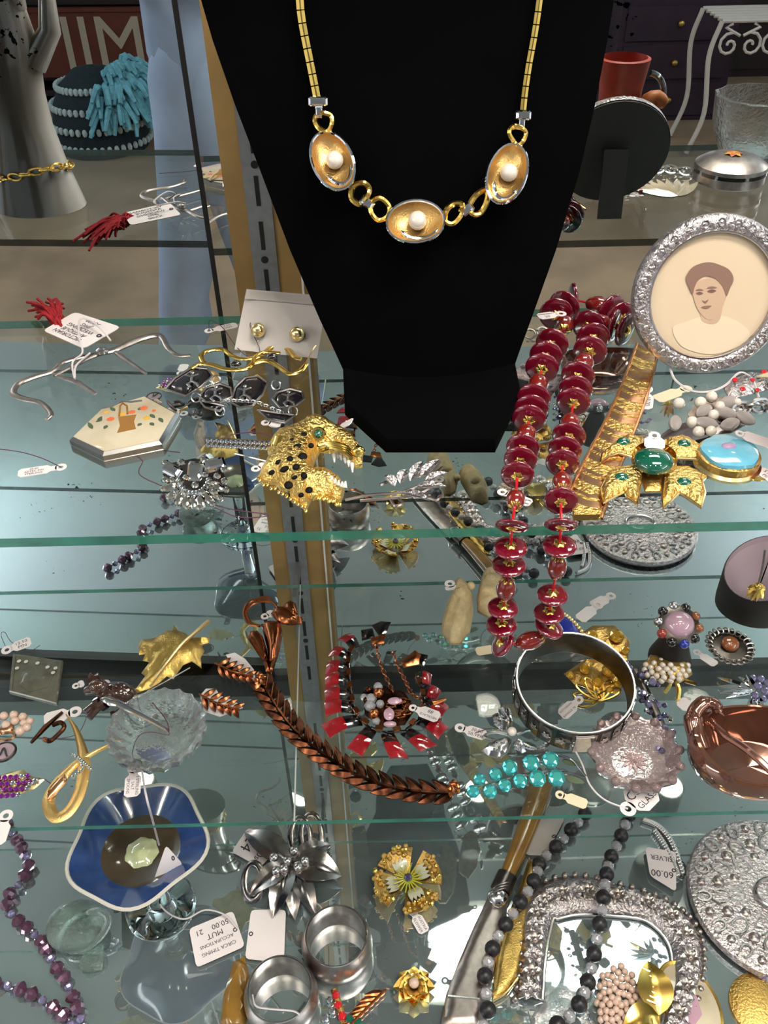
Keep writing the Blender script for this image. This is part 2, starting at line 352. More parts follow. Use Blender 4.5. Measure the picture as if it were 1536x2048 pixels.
mat('crystal', (.93, .93, .96), metal=1, rough=.03); mat('crystal_warm', (.95, .9, .82), metal=1, rough=.03); mat('pearl', 'ece0d2', rough=.22, coat=.8, spec=.8); mat('pearl_pink', 'd9b9a6', rough=.22, coat=.8)
mat('pearl_silver', 'd8ccc8', metal=.35, rough=.3, bump=.6, bscale=1500)
mat('emerald', '0a5a44', rough=.05, coat=1, spec=.9); mat('turq_gem', '58cfd0', metal=.65, rough=.08); mat('ab_gem', '8c86ad', metal=.75, rough=.05, col2='55506e', vscale=300)
mat('lav_gem', 'a49cc6', metal=.6, rough=.05); mat('topaz', 'e8b030', metal=.6, rough=.06, coat=1); mat('amethyst', '8a3496', metal=.6, rough=.06); mat('purple_crystal', '6e4860', metal=.45, rough=.08, coat=1)
mat('pink_cab', 'c9a0b2', rough=.15, coat=1); mat('red_cab', 'a6392b', rough=.12, coat=1); mat('blue_cab', '2233a8', rough=.12, coat=1); mat('amber_cab', '9c5a30', rough=.12, coat=1); mat('red_gem', 'd0202a', rough=.05, coat=1)
mat('black_stone', '14100f', rough=.15, coat=1); mat('black_bead', '1c181c', rough=.4); mat('crystal_bead', (.82, .8, .84), rough=.04, trans=.6, ior=1.5, coat=1)
mat('velvet', '040405', rough=1, spec=.05, var=.3, vscale=30); mat('paper', 'f0e6e6', rough=.75, var=.03, vscale=40); mat('paper_cream', 'e6d4b6', rough=.75, var=.05, vscale=60); mat('card_white', 'cfc6c0', rough=.7)
mat('ink', '3a3740', rough=.8); mat('thread', '5b2f48', rough=.8); mat('cord', 'd8d0d2', rough=.85); mat('red_tassel', 'b01e28', rough=.9, var=.4, vscale=300)
mat('red_bead', '6d0c22', rough=.12, coat=1, spec=.6); mat('red_marble', 'a5241c', rough=.15, coat=1, col2='2c1712', vscale=230); mat('red_enamel', 'a01420', rough=.12, coat=1, var=.35, vscale=120); mat('black_enamel', '0e0a0c', rough=.14, coat=1)
mat('niello', '17151c', rough=.18, coat=.6); mat('ivory_enamel', 'dccfb4', rough=.15, coat=1, col2='b7a88c', vscale=22); mat('white_enamel', 'e9e7e2', rough=.2, coat=1); mat('sky_enamel', '6fc0dc', rough=.15, coat=1, var=.12, vscale=200)
mat('carved_ivory', 'd8bd8e', rough=.5, var=.25, vscale=120, bump=.3, bscale=500); mat('fawn_brown', '4a2d24', rough=.15, coat=1, var=.3, vscale=200); mat('jade_grey', '605f50', rough=.35, var=.4, vscale=120, coat=.4)
mat('spot_black', '0a0705', rough=.7, spec=.2); mat('tooth_white', 'f2ece2', rough=.25, coat=.6); mat('porcelain', 'd8d2c8', rough=.22, coat=.6); mat('orange_paint', 'd9683c', rough=.4); mat('yellow_paint', 'dba93a', rough=.4); mat('leaf_paint', '4b5a3f', rough=.4); mat('basket_paint', '96692e', rough=.4); mat('ribbon_paint', '59606a', rough=.4)
mat('sepia_paper', 'e3ccae', rough=.35, coat=.5); mat('sepia_hair', '8f6e60', rough=.5); mat('sepia_skin', 'cfae94', rough=.5); mat('sepia_dark', '7c5c50', rough=.5); mat('sepia_light', 'e9d5ba', rough=.5)
mat('blue_glaze', '2c4a86', rough=.14, coat=1, var=.35, vscale=60); mat('brown_glaze', '4d4030', rough=.15, coat=1, var=.4, vscale=40); mat('amber_handle', '9a7230', rough=.2, coat=.6, var=.3, vscale=40); mat('enamel_cream', 'd9d6bb', rough=.2, coat=1); mat('enamel_lime', 'c2c23c', rough=.3)
mat('celadon', 'cdd3a4', rough=.12, coat=1, var=.25, vscale=120)
mat('lustre', 'a06a55', rough=.06, metal=.75, coat=1, var=.3, vscale=25); mat('lilac_lining', 'a8929c', rough=.8); mat('dark_box', '1a1411', rough=.6, var=.3, vscale=60); mat('lavender_rose', 'b58fb4', rough=.3)
def glass(name, col, rough=.02, bump=0, bscale=300, body=.0):
    m = mat(name, col, rough=rough, trans=1 - body, ior=1.45, bump=bump, bscale=bscale)
glass('cut_glass', 'f6f8f8', body=.1, bump=.3); glass('pink_glass', 'f0d0d0', body=.22, bump=.5, bscale=260); glass('clear_glass', 'eef6f2'); glass('crackle_glass', 'd4eae0', body=.15, bump=.6, bscale=350)
# ------------------------------------------------------------------ helpers for traced, raised pieces
from mathutils.geometry import delaunay_2d_cdt
def relief(m, poly, z, h, wd, h0=.0006, step=8, fn=None, at=None):
    """poly: outline in photo pixels, laid on the plane z; pillow height h over a width wd (px), edge thickness h0"""
    at = at or (lambda x, y: Z(x, y, z)); P = []
    n = len(poly)
    for i in range(n):
        a, b = V(poly[i]), V(poly[(i + 1) % n]); k = max(1, int((b - a).length / step)); P += [a + (b - a) * (j / k) for j in range(k)]
    n = len(P); area = sum(P[i].x * P[(i + 1) % n].y - P[(i + 1) % n].x * P[i].y for i in range(n))
    if area > 0: P = P[::-1]
    xs = [p.x for p in P]; ys = [p.y for p in P]; pts = list(P)
    def ins(q):
        c = False; j = n - 1
        for i in range(n):
            if (P[i].y > q.y) != (P[j].y > q.y) and q.x < (P[j].x - P[i].x) * (q.y - P[i].y) / (P[j].y - P[i].y) + P[i].x: c = not c
            j = i
        return c
    def dist(q):
        best = 1e9
        for i in range(n):
            a, b = P[i], P[(i + 1) % n]; ab = b - a; t = max(0, min(1, (q - a).dot(ab) / max(ab.dot(ab), 1e-9))); best = min(best, (q - a - ab * t).length_squared)
        return sqrt(best)
    y_ = min(ys) + step / 2; row = 0
    while y_ < max(ys):
        x_ = min(xs) + (step / 2 if row % 2 else 0)
        while x_ < max(xs):
            q = V((x_, y_))
            if ins(q) and dist(q) > step * .45: pts.append(q)
            x_ += step
        y_ += step; row += 1
    res = delaunay_2d_cdt(pts, [], [list(range(n))], 1, 1e-6); vv, ff = res[0], res[2]
    top = []; bot = []
    for q in vv:
        q = V((q.x, q.y)); d = dist(q); t = min(1, d / wd); hh = h0 + h * sqrt(max(0, 1 - (1 - t) ** 2)) + (fn(q.x, q.y) * min(1, t * 2) if fn else 0)
        b = at(q.x, q.y); nu = UP if callable(at) and at.__code__.co_argcount == 2 and not hasattr(at, 'n') else at.n
        top.append(b + nu * hh); bot.append(b)
    o = len(vv); fs = []
    for f in ff: fs += [tuple(f)[::-1], tuple(i + o for i in f)]
    for i in range(n): a, b = i, (i + 1) % n; fs.append((a, b, b + o, a + o))
    m.add(top + bot, fs); return m
def ZP(pts, z): return [Z(x, y, z) for x, y in pts]
def wire(pts, z, r, mt, parent, name='thread', k=5, n=5, at=None):
    """thread lying along photo pixels; each point (px, py[, lift])"""
    P = [Z(p[0], p[1], z + (p[2] if len(p) > 2 else r)) for p in pts] if at is None else [at(*p) for p in pts]
    return part(name, M().tube(spline(P, k), r, n), mt, parent)
def tag(eye, end, wpx, z, lines, label, thr=None, flip=False, lift=(.0012, .0012), mt='paper', eyer=.42, neck=.26, thr_mt='thread', group=None, thr_r=.00028, square=False):
    """price tag from its eyelet to its far end (photo pixels), resting at height z"""
    a = Z(*eye, z + lift[0]); b = Z(*end, z + lift[1]); ax = b - a; L = ax.length; ex = ax.normalized(); ey = UP.cross(ex).normalized(); ez = ex.cross(ey)
    W = wpx * pxm((a + b) / 2); T = thing('price_tag', label, 'tag', V((a.x, a.y, z)), group); er = W * eyer
    m = M(); x0 = 0 if square else L * neck; c = min(W, L) * (.12 if square else .2)
    out = [(x0, -W * .5 + c), (x0 + c, -W * .5), (L - c, -W * .5), (L, -W * .5 + c), (L, W * .5 - c), (L - c, W * .5), (x0 + c, W * .5), (x0, W * .5 - c)]
    if not square: out = [(er * .7, -er * .7)] + [(x0 * .9, -W * .28)] + out[1:7] + [(x0 * .9, W * .28)] + [(er * .7, er * .7)]
    m.prism([a + ex * x + ey * y for x, y in out], ez * .0004)
    if not square:
        rows = [[a + ex * (r * cos(t)) + ey * (r * sin(t)) + ez * q for t in [2 * pi * j / 16 for j in range(16)]] for r, q in ((er, 0), (er, .0004), (er * .42, .0004), (er * .42, 0), (er, 0))]
        m.grid(rows, True)
    p = part('paper', m, mt, T)
    if square:
        part('eyelet', M().tube([a + ex * (W * .13) + ez * .00035, a + ex * (W * .13) + ez * .0006], W * .05, 10), 'ink', T)
    if lines:
        m = M(); s = -1 if flip else 1; n = len(lines); x0 = x0 if not square else L * .22; cw = (L - x0) * .86
        for i, t in enumerate(lines):
            letters(m, t, a + ex * ((L + x0) / 2) + ey * (s * W * .84 * ((n - 1) / 2 - i) / n) + ez * .00055, ex * s, ey * s, cw, W * .62 / n)
        part('handwriting', m, 'ink', T)
    if thr: wire(thr, z, thr_r, thr_mt, T)
    return T
def gemring(parent, mt, c, R, n, r, nrm, ex, ey, name='stone', ry=None, shape='gem', a0=0, a1=2 * pi):
    for p in loop(c, R, n, ex, ey, ry, a0, a1): stone(shape, mt, p, r, parent, name, nrm)
# ================================================================== UPPER SHELF
# ---- black bust
BL = [(685, 735), (640, 640), (580, 500), (520, 340), (470, 210), (425, 80), (402, 0)]
BR = [(1027, 735), (1062, 640), (1112, 500), (1160, 340), (1190, 210), (1215, 80), (1228, 0)]
def edge(E, py):
    if py >= E[0][1]: return E[0][0]
    for (x0, y0), (x1, y1) in zip(E, E[1:]):
        if y1 <= py <= y0: return x0 + (x1 - x0) * (y0 - py) / (y0 - y1)
    (x0, y0), (x1, y1) = E[-2:]; return x1 + (x1 - x0) * (y1 - py) / (y0 - y1) * -1 if py > y1 else x1 + (x1 - x0) * (y1 - py) / (y0 - y1)
def bdepth(py): return .515 + (.57 - .515) * (735 - py) / 735
def bfront(px, py, lift=0):
    l, r = edge(BL, py), edge(BR, py); u = (px - (l + r) / 2) / ((r - l) / 2); y = bdepth(py) - .016 * max(0, 1 - u * u) - .0035
    P = Y(px, py, y); return P + (EYE - P).normalized() * lift
T = thing('necklace_bust', 'black velvet necklace bust wearing the gold necklace with pearl cups', 'bust', Z(880, 800, 0))
rows = []
for py in (737, 690, 640, 570, 500, 420, 340, 270, 210, 140, 80, 0):
    l, r = Y(edge(BL, py), py, bdepth(py)), Y(edge(BR, py), py, bdepth(py)); c = (l + r) / 2; n = 20; row = []
    for j in range(n):
        a = 2 * pi * j / n; u = cos(a); row.append(c + (r - l) * (u / 2) + V((0, (-.016 if sin(a) > 0 else .010) * sin(a) ** 2 - .0035 * 0 + 0, 0)))
    rows.append(row)
top = rows[-1]; cx = sum((p.x for p in top)) / 20; cy = .57; z0 = top[0].z; hw = (max(p.x for p in top) - min(p.x for p in top)) / 2
for dz, k, d in ((.03, .98, .017), (.05, .85, .02), (.065, .6, .024), (.08, .42, .03), (.13, .38, .036), (.16, .40, .038)):
    rows.append([V((cx + hw * k * cos(2 * pi * j / 20), cy - d * sin(2 * pi * j / 20), z0 + dz)) for j in range(20)])
m = M(); m.grid(rows, True); m.f.append(tuple(range(20))[::-1]); m.f.append(tuple(range(len(rows) * 20 - 20, len(rows) * 20))); part('torso', m, 'velvet', T)
foot = ZP([(772, 905), (990, 905), (1040, 800), (1028, 738), (686, 735), (690, 830)], .0005)
part('foot', M().puff(foot, [(1, 0), (1, .006), (.97, .009)]), 'velvet', T)
# ---- gold necklace on the bust
T = thing('pearl_cup_necklace', 'gold necklace with three oval cups each holding a pearl, worn on the black bust', 'necklace', bfront(830, 443, .002), None)
for side, path in (('l', [(598, -30), (601, 20), (607, 60), (617, 110), (628, 165), (634, 196)]), ('r', [(1082, -30), (1078, 10), (1069, 70), (1058, 130), (1050, 185), (1046, 224)])):
    P = spline([bfront(x, y, .0016) for x, y in path], 12); d = 0; last = P[0]; q = [P[0]]
    pts = [P[0]]; acc = 0
    for a, b in zip(P, P[1:]):
        acc += (b - a).length
        if acc > .0058: pts.append(b); acc = 0
    for a, b in zip(pts, pts[1:]):
        t = (b - a); c = (a + b) / 2; n = (EYE - c).normalized(); R = frame(n, t)
        me = UNIT.get('link')
        if not me:
            mm = M().prism([(-.5, -.5, -.5), (-.5, .5, -.5), (-.5, .5, .1), (-.5, .1, .5), (-.5, -.1, .5), (-.5, -.5, .1)], (1, 0, 0)); me = bpy.data.meshes.new('chain_link'); me.from_pydata(mm.v, [], mm.f); me.materials.append(MATS['gold_bright']); UNIT['link'] = me
        o = bpy.data.objects.new('chain_link', me); COL.objects.link(o); o.parent = T
        wd = .0042 if side == 'l' else .0034
        o.matrix_basis = Matrix.Translation(c - ORIG[T]) @ R.to_4x4() @ Matrix.Diagonal((t.length * .9, wd, .0028, 1))
def bx(px, py, lift): return bfront(px, py, lift)
def nrm_at(P): return (EYE - P).normalized()
def ring(pts, r, mt='gold', lift=.002, name='loop', par=None): return part(name, M().tube(spline([bfront(x, y, lift + (i % 2) * .0012) for i, (x, y) in enumerate(pts)], 6, True), r, 8, True), mt, par or T)
for (x, y, w_, h_) in ((636, 203, 19, 9), (638, 224, 8, 11), (1046, 231, 16, 9), (1044, 247, 7, 10), (735, 405, 15, 10), (933, 419, 15, 10)):
    c = bfront(x, y, .003); k = pxm(c); tilt = RGT if x not in (735, 933) else (RGT * .8 - UPV * (.55 if x == 735 else -.55))
    stone('bag', 'crystal', c, (w_ * k, h_ * k, 10 * k), T, 'baguette_stone', nrm_at(c), tilt)
ring([(640, 258), (630, 242), (636, 228), (648, 226), (662, 232), (664, 248), (655, 262)], .0016); ring([(1027, 282), (1018, 265), (1026, 254), (1044, 256), (1051, 266), (1046, 282), (1036, 290)], .0016)
ring([(706, 374), (726, 366), (738, 376), (735, 392), (720, 408), (703, 396)], .0018); ring([(742, 408), (760, 396), (778, 412), (776, 432), (758, 440), (744, 428)], .0018)
ring([(890, 440), (893, 420), (908, 408), (924, 410), (922, 430), (905, 448)], .0018); ring([(938, 414), (952, 390), (972, 380), (974, 400), (962, 424), (946, 428)], .0018)
for (x, y, a, b, rot, pr) in ((665, 322, 40, 60, -24, 16), (831, 443, 57, 42, -4, 17), (1014, 347, 38, 61, 18, 16)):
    c = bfront(x, y, .001); k = pxm(c); n = nrm_at(c); ex = RGT * cos(radians(rot)) - UPV * sin(radians(rot)); ey = RGT * sin(radians(rot)) + UPV * cos(radians(rot)); a *= k; b *= k
    m = M(); rows = [[c + ex * (a * q * cos(t)) + ey * (b * q * sin(t)) + n * h for t in [2 * pi * j / 28 for j in range(28)]] for q, h in ((.9, -.001), (1, .0075), (.95, .0078), (.82, .0045), (.55, .0018), (.2, .001), (.02, .001))]
    m.grid(rows, True); m.f.append(tuple(range(28))[::-1]); cup = part('cup', m, 'gold_satin', T, 60, label='satin gold oval cup')
    part('rim', M().tube(loop(c + n * .0078, a, 28, ex, ey, b), .0009, 6, True), 'crystal', cup)
    gs = M(); sgn = 1 if x < 900 else -1
    part('crescent', M().tube(loop(c + n * .005 - ey * (b * .22) + ex * (a * .12), a * .66, 14, ex, ey, b * .62, pi * 1.08, pi * 1.92), [.0005] + [.0014] * 13 + [.0005], 8), 'crystal', cup)
    pc = c + n * .0055 + RGT * (4 * k) + UPV * (2 * k); stone('ball', 'pearl', pc, pr * 1.12 * k, T, 'pearl', n)
# ---- skirt lifter, its tag and red tassel
T = thing('skirt_lifter', 'silver scissor-shaped skirt lifter with curled claws lying at the shelf back', 'skirt lifter', Z(190, 720, 0))
def lw(p, r0, r1, lift=.004, name='arm'):
    P = spline([Z(x, y, lift) for x, y in p], 5); k = len(P); rr = [r0 + (r1 - r0) * abs(2 * i / (k - 1) - 1) for i in range(k)]; return part(name, M().tube(P, rr, 8, flat=.6), 'silver_dull', T)
lw([(93, 840), (102, 828), (82, 806), (49, 798), (27, 787), (36, 768), (68, 754), (104, 743), (124, 726), (153, 717), (191, 708)], .0026, .0016)
lw([(108, 752), (150, 730), (191, 710), (227, 701), (254, 689), (287, 676), (320, 672), (336, 697), (356, 711), (381, 711)], .0030, .0015, .005)
lw([(205, 704), (228, 703), (251, 719), (292, 747)], .0022, .0014, .0045, 'handle'); lw([(106, 748), (130, 756), (155, 765), (191, 788)], .0022, .0014, .0045, 'handle')
part('pivot', M().lathe([(.004, 0), (.004, .002), (.002, .003), (.0002, .003)], Z(205, 704, .007), 14), 'silver', T)
SKIRT_TAG = 1
T = thing('red_tassel', 'frayed red yarn tassel at the shelf back beside the large white tag', 'tassel', Z(95, 630, 0)); random.seed(3)
m = M()
for i in range(46):
    a = Z(118 + random.uniform(-8, 8), 652 + random.uniform(-6, 6), .004 + random.random() * .006); b = Z(random.uniform(52, 128), random.uniform(596, 640), random.uniform(.002, .012)); c = (a + b) / 2 + V((random.uniform(-.003, .003), 0, .006)); m.tube(spline([a, c, b], 4), .0011, 5)
part('yarn', m, 'red_tassel', T)
# ---- hexagonal compact with a flower basket
top = [(137, 875), (200, 814), (292, 788), (358, 824), (323, 883), (204, 907)]; HC = .0115
T = thing('powder_compact', 'hexagonal silver compact with a flower basket painted on its cream lid', 'compact', Z(245, 860, 0)); P = ZP(top, HC); c = sum(P, V((0, 0, 0))) / 6
part('case', M().puff([V((p.x, p.y, 0)) for p in P], [(.985, .0004), (1, .0015), (1, .0056), (.985, .006), (1, .0064), (1, .0095), (.93, HC - .0003), (.9, HC - .0003)]), 'silver', T, 25)
part('lid_panel', M().puff([V((p.x, p.y, HC - .0004)) for p in P], [(.92, 0), (.91, .0005), (.86, .0007)]), 'ivory_enamel', T, 25, label='cream enamel lid')
part('latch', M().box(Z(262, 905, .006), .006, .003, .0035, frame(UP, Z(323, 883, 0) - Z(204, 907, 0))), 'silver_dark', T)
pic = part('flower_basket', M().prism(ZP([(236, 834), (273, 829), (268, 843), (272, 858), (234, 866), (240, 852)], HC + .0003), UP * .00015), 'basket_paint', T, label='painted brown basket')
part('basket_handle', M().tube([Z(x, y, HC + .0006) for x, y in ((238, 832), (240, 812), (246, 806), (254, 812), (255, 828))], .0006, 6), 'basket_paint', pic)
part('ribbon', M().tube([Z(x, y, HC + .0006) for x, y in ((204, 816), (225, 812), (243, 802), (262, 804), (284, 801))], .0006, 6), 'ribbon_paint', pic)
for i, (x, y, r, mt) in enumerate(((221, 838, 9, 'orange_paint'), (245, 828, 8, 'yellow_paint'), (264, 824, 8, 'orange_paint'), (288, 816, 9, 'orange_paint'), (308, 821, 5, 'orange_paint'), (293, 836, 8, 'yellow_paint'), (213, 824, 6, 'yellow_paint'))):
    k = pxm(Z(x, y, HC)); m = M(); c = Z(x, y, HC + .0004); m.add([c + V((0, 0, .0003))] + [c + V((cos(t * pi / 8) * r * k * (1 if t % 2 else .72), sin(t * pi / 8) * r * k * (1 if t % 2 else .72), 0)) for t in range(16)], [(0, 1 + t, 1 + (t + 1) % 16) for t in range(16)]); part('painted_flower', m, mt, pic)
for (x, y, dx, dy) in ((185, 858, -9, -14), (196, 842, 8, -10), (205, 838, -14, 6), (230, 822, -10, -8), (276, 820, 8, -6), (300, 828, 10, 8), (318, 835, 8, 10), (283, 846, -8, 6), (300, 845, 8, 6), (214, 850, -6, 8)):
    part('painted_leaf', M().leaf(Z(x, y, HC + .0004), Z(x + dx, y + dy, HC + .0004), .0028, UP, thick=.0001, n=4, m=2), 'leaf_paint', pic)
# ---- rhinestone brooch
def stones(T, lst, mt, z, name='stone', shape='gem', lift=.004, sq=1):
    for q in lst:
        x, y, r = q[:3]; c = Z(x, y, z + (q[3] if len(q) > 3 else lift)); k = pxm(c); n = (UP * .75 + (EYE - c).normalized() * .5).normalized(); stone(shape, mt, c, (r * k, r * k * sq, r * k * .8) if sq != 1 else r * k, T, name, n)
T = thing('rhinestone_brooch', 'domed brooch crowded with clear rhinestones in front of the hexagonal compact', 'brooch', Z(388, 975, 0))
m = M(); relief(m, [(326, 950), (340, 928), (390, 918), (440, 928), (450, 955), (435, 996), (390, 1012), (350, 1002)], ZA, .0012, 20, step=14); part('setting', m, 'silver_dark', T)
for (x, y, a, b, ang) in ((344, 940, 20, 13, 30), (390, 942, 15, 22, 0), (428, 928, 22, 14, -20)):
    c = Z(x, y, .008); k = pxm(c); t = radians(ang); stone('bag', 'crystal', c, (a * k, b * k, a * k * .6), T, 'baguette_stone', (UP * .6 + (EYE - c).normalized() * .6), V((cos(t), -sin(t), 0)))
for i in range(9):
    a = radians(200 + i * 17.5); x, y = 388 + 52 * cos(a), 950 - 45 * sin(a) * 1.0
    c = Z(388 + 50 * cos(a), 958 - 46 * sin(a), .006); k = pxm(c); stone('nav', 'crystal_warm', c, (17 * k, 17 * k, 9 * k), T, 'navette_stone', UP + (EYE - c).normalized() * .7, (c - Z(388, 958, .006)))
for i in range(13):
    a = radians(190 + i * 13.5); c = Z(388 + 30 * cos(a), 956 - 30 * sin(a), .0085); k = pxm(c); stone('gem', 'crystal', c, 6.5 * k, T, 'small_stone', UP + (EYE - c).normalized())
stones(T, [(330, 960, 8), (326, 978, 7), (338, 995, 8), (448, 962, 8), (452, 980, 7), (440, 996, 8), (425, 1008, 8), (400, 1015, 9), (375, 1014, 8), (355, 1006, 8), (372, 985, 9, .008), (405, 984, 9, .008), (390, 970, 8, .01), (362, 925, 9, .007), (408, 920, 9, .007), (330, 925, 8, .006), (448, 940, 8, .006), (372, 955, 7, .009), (410, 950, 7, .009), (345, 960, 8, .008), (434, 952, 8, .008), (352, 982, 8, .008), (428, 984, 8, .008), (360, 965, 7, .009), (420, 965, 7, .009)], 'crystal_warm', ZA)
wire([(360, 905, .002), (300, 900), (285, 925), (280, 950), (330, 975)], ZA, .0003, 'thread', T)
wire([(430, 1010), (470, 1020), (540, 1030), (480, 1035), (430, 1015)], ZA, .0003, 'thread', T)
# ---- rhinestone bar bracelet
T = thing('rhinestone_bracelet', 'narrow bracelet of two rows of clear rhinestones beside the leopard brooch', 'bracelet', Z(480, 890, 0))
for i in range(14):
    for j, dy in enumerate((-4, 6)):
        c = Z(416 + i * 9.6, 885 + i * .5 + dy, .003); k = pxm(c); stone('gem', 'crystal', c, 5.2 * k, T, 'stone', UP + (EYE - c).normalized())
part('band', M().prism(ZP([(410, 878), (548, 885), (548, 899), (410, 893)], .0004), UP * .0015), 'silver_dull', T)
wire([(430, 884, .003), (470, 868, .003), (520, 866, .003), (560, 880, .003)], ZA, .0003, 'thread', T)
# ---- leopard head brooch
T = thing('leopard_brooch', 'gold leopard head brooch with black spots, green eye and open white-toothed jaws', 'brooch', Z(610, 940, 0))
HD = [(560, 875), (580, 871), (601, 865), (622, 854), (643, 854), (656, 860), (674, 867), (692, 874), (708, 883), (726, 909), (725, 935), (711, 938), (700, 925), (668, 908), (640, 906), (626, 935), (630, 956), (651, 953), (690, 976), (688, 990), (682, 1008), (661, 1000), (635, 999), (622, 1003), (612, 1025), (601, 1013), (583, 1005), (580, 987), (562, 982), (552, 971), (531, 969), (514, 961), (526, 951), (536, 932), (549, 919), (536, 909), (541, 896)]
def lh(x, y): return .004 * math.exp(-((x - 640) ** 2 / 900 + (y - 875) ** 2 / 500)) + .0035 * math.exp(-((x - 600) ** 2 + (y - 930) ** 2) / 2600) + .0006 * sin(x * .55 + y * .8)
relief(mm := M(), HD, ZA, .009, 26, .003, step=7, fn=lh); part('head', mm, 'gold_tex', T, 60)
def lsurf(x, y): return Z(x, y, .0) + UP * (.0118 + lh(x, y))
def lift_px(x, y, e=.0):  # put a detail where it shows at this pixel
    P = Z(x, y, .0145 + e); return P
for (x, y, r, st) in ((607, 870, 6, 1.3), (594, 895, 8, 1.4), (622, 891, 6, 1), (571, 907, 6, 1.6), (605, 913, 9, 1.1), (580, 918, 7, 1), (592, 934, 7, 1.1), (569, 938, 6, 1.7), (608, 951, 8, .8), (557, 924, 5, 1.4), (543, 945, 5, 1.4), (577, 970, 9, 1), (618, 980, 7, 1.1), (602, 990, 5, 1.2), (589, 955, 4, 1.6), (584, 880, 4, 1.5), (640, 868, 3, 1)):
    c = lift_px(x, y, -.002 if x < 575 or y > 960 else 0); k = pxm(c); stone('cab', 'spot_black', c, (r * k * st, r * k, .0012), T, 'black_spot', UP * .8 + (EYE - c).normalized() * .6, V((1, .6, 0)))
c = lift_px(637, 868, .004); k = pxm(c); e = part('eye_socket', M().tube(loop(c, 11 * k, 18, RGT, UPV), .0011, 6, True), 'gold_bright', T); stone('cab', 'turq_eye' if 'turq_eye' in MATS else 'emerald', c, 9 * k, T, 'eye', nrm_at(c), label='green glass eye')
for j in range(4): wire([(636 + 3 * j, 892 + 2.6 * j, .013), (662, 886 + 3.4 * j, .0165), (690, 892 + 4.5 * j, .0155), (704, 906 + 4 * j, .012)], ZA, .0011, 'gold_bright', T, 'whisker_ridge')
part('nose', M().ball(lift_px(716, 903, .001), (.0042, .0032, .0035)), 'gold_bright', T); part('ear', M().leaf(Z(590, 885, .012), Z(540, 880, .010), .012, UP, .004, -.3), 'gold_bright', T)
for (x, y, l) in ((668, 912, 13), (675, 909, 8), (682, 913, 8), (690, 919, 8), (697, 925, 9), (704, 930, 15)):
    part('tooth', M().tube([Z(x, y - 3, .011), Z(x + 1, y + l, .009)], [.0013, .0004], 6), 'tooth_white', T)
for (x, y, l) in ((648, 950, 11), (656, 951, 7), (663, 956, 6), (670, 961, 6), (677, 965, 6), (684, 968, 7), (690, 972, 14)):
    part('tooth', M().tube([Z(x, y + 4, .010), Z(x + 1, y - l * .7, .0125)], [.0013, .0005], 6), 'tooth_white', T)
for i in range(26):
    t = i / 25; x, y = (516 + 96 * t, 962 + 58 * t ** 1.2) if i % 2 else (636 + 46 * t, 994 + 14 * t)
    part('fur_tuft', M().ball(Z(x, y + random.uniform(-4, 3), .003), (.0011, .0019, .0012), 7, 5), 'gold_bright', T)
part('pin_stem', M().tube([Z(470, 907, .003), Z(545, 925, .003)], .0006, 6), 'silver', T)
# ---- earring card with two gold ball earrings
T = thing('earring_card', 'white card at the shelf back holding two gold ball earrings', 'earring card', Z(550, 700, 0))
q = [Y(493, 580, .58), Y(655, 594, .58), Z(634, 717, .001), Z(469, 699, .001)]
part('card', M().prism(q, (0, .0006, .0004)), 'card_white', T); part('fold', M().prism([q[0], q[1], q[1] * .9 + q[2] * .1 + V((0, -.004, 0)), q[0] * .9 + q[3] * .1 + V((0, -.004, 0))], (0, .0004, .0003)), 'card_white', T)
def onq(x, y, e=.0): # point on the card plane
    d = ray(x, y); n = (q[1] - q[0]).cross(q[3] - q[0]).normalized(); t = (q[0] - EYE).dot(n) / d.dot(n); P = EYE + d * t; return P + (EYE - P).normalized() * e
for x, y in ((516, 660), (594, 668)):
    c = onq(x, y, .008 if x < 550 else .014); b = part('ball_stud', M().ball(c, 15 * pxm(c), 18, 12), 'gold_pale', T)
    sg = 1 if x > 550 else -.2
    for i in range(4):
        c2 = onq(x + (14 + i * 7) * (1 if sg > 0 else .1), y + 8 + i * 7, .003 if sg < 0 else .011); part('chain_ring', M().tube(loop(c2, .0016, 10, RGT, UPV if i % 2 else (EYE - c2).normalized()), .0004, 5, True), 'gold_pale', b)
tag((418, 662), (474, 650), 22, ZA, ['12.00', 'SIAM'], 'small white tag at the foot of the white earring card', [(418, 660, .003), (420, 640, .003), (445, 655, .003), (470, 690, .002), (495, 712, .002), (520, 702, .003), (500, 650, .016), (520, 625, .02)], False)
# ---- gold ribbon brooch
T = thing('gold_ribbon_brooch', 'gold wire ribbon brooch with two black stones below the white earring card', 'brooch', Z(500, 720, 0))
for p in ([(408, 728), (402, 712), (415, 702), (445, 699), (465, 712), (490, 718), (520, 712), (545, 694), (572, 696), (590, 714), (602, 718)], [(382, 738), (400, 728), (425, 730), (455, 739), (490, 738), (505, 728), (535, 722), (560, 735), (580, 748), (600, 742), (612, 728)]):
    part('ribbon', M().tube(spline([Z(x, y, .004) for x, y in p], 6), .0020, 8, flat=.6), 'gold', T)
part('ribbon', M().tube(spline([Z(x, y, .0055) for x, y in ((505, 728), (510, 714), (530, 704), (560, 706))], 6), .0016, 8, flat=.6), 'gold', T)
for x, y in ((472, 727), (545, 712)): c = Z(x, y, .0065); k = pxm(c); stone('cab', 'black_stone', c, (11 * k, 9 * k, .002), T, 'black_stone', UP)
wire([(612, 728, .005), (622, 706, .012), (632, 690, .016)], ZA, .0006, 'gold_pale', T, 'safety_chain')
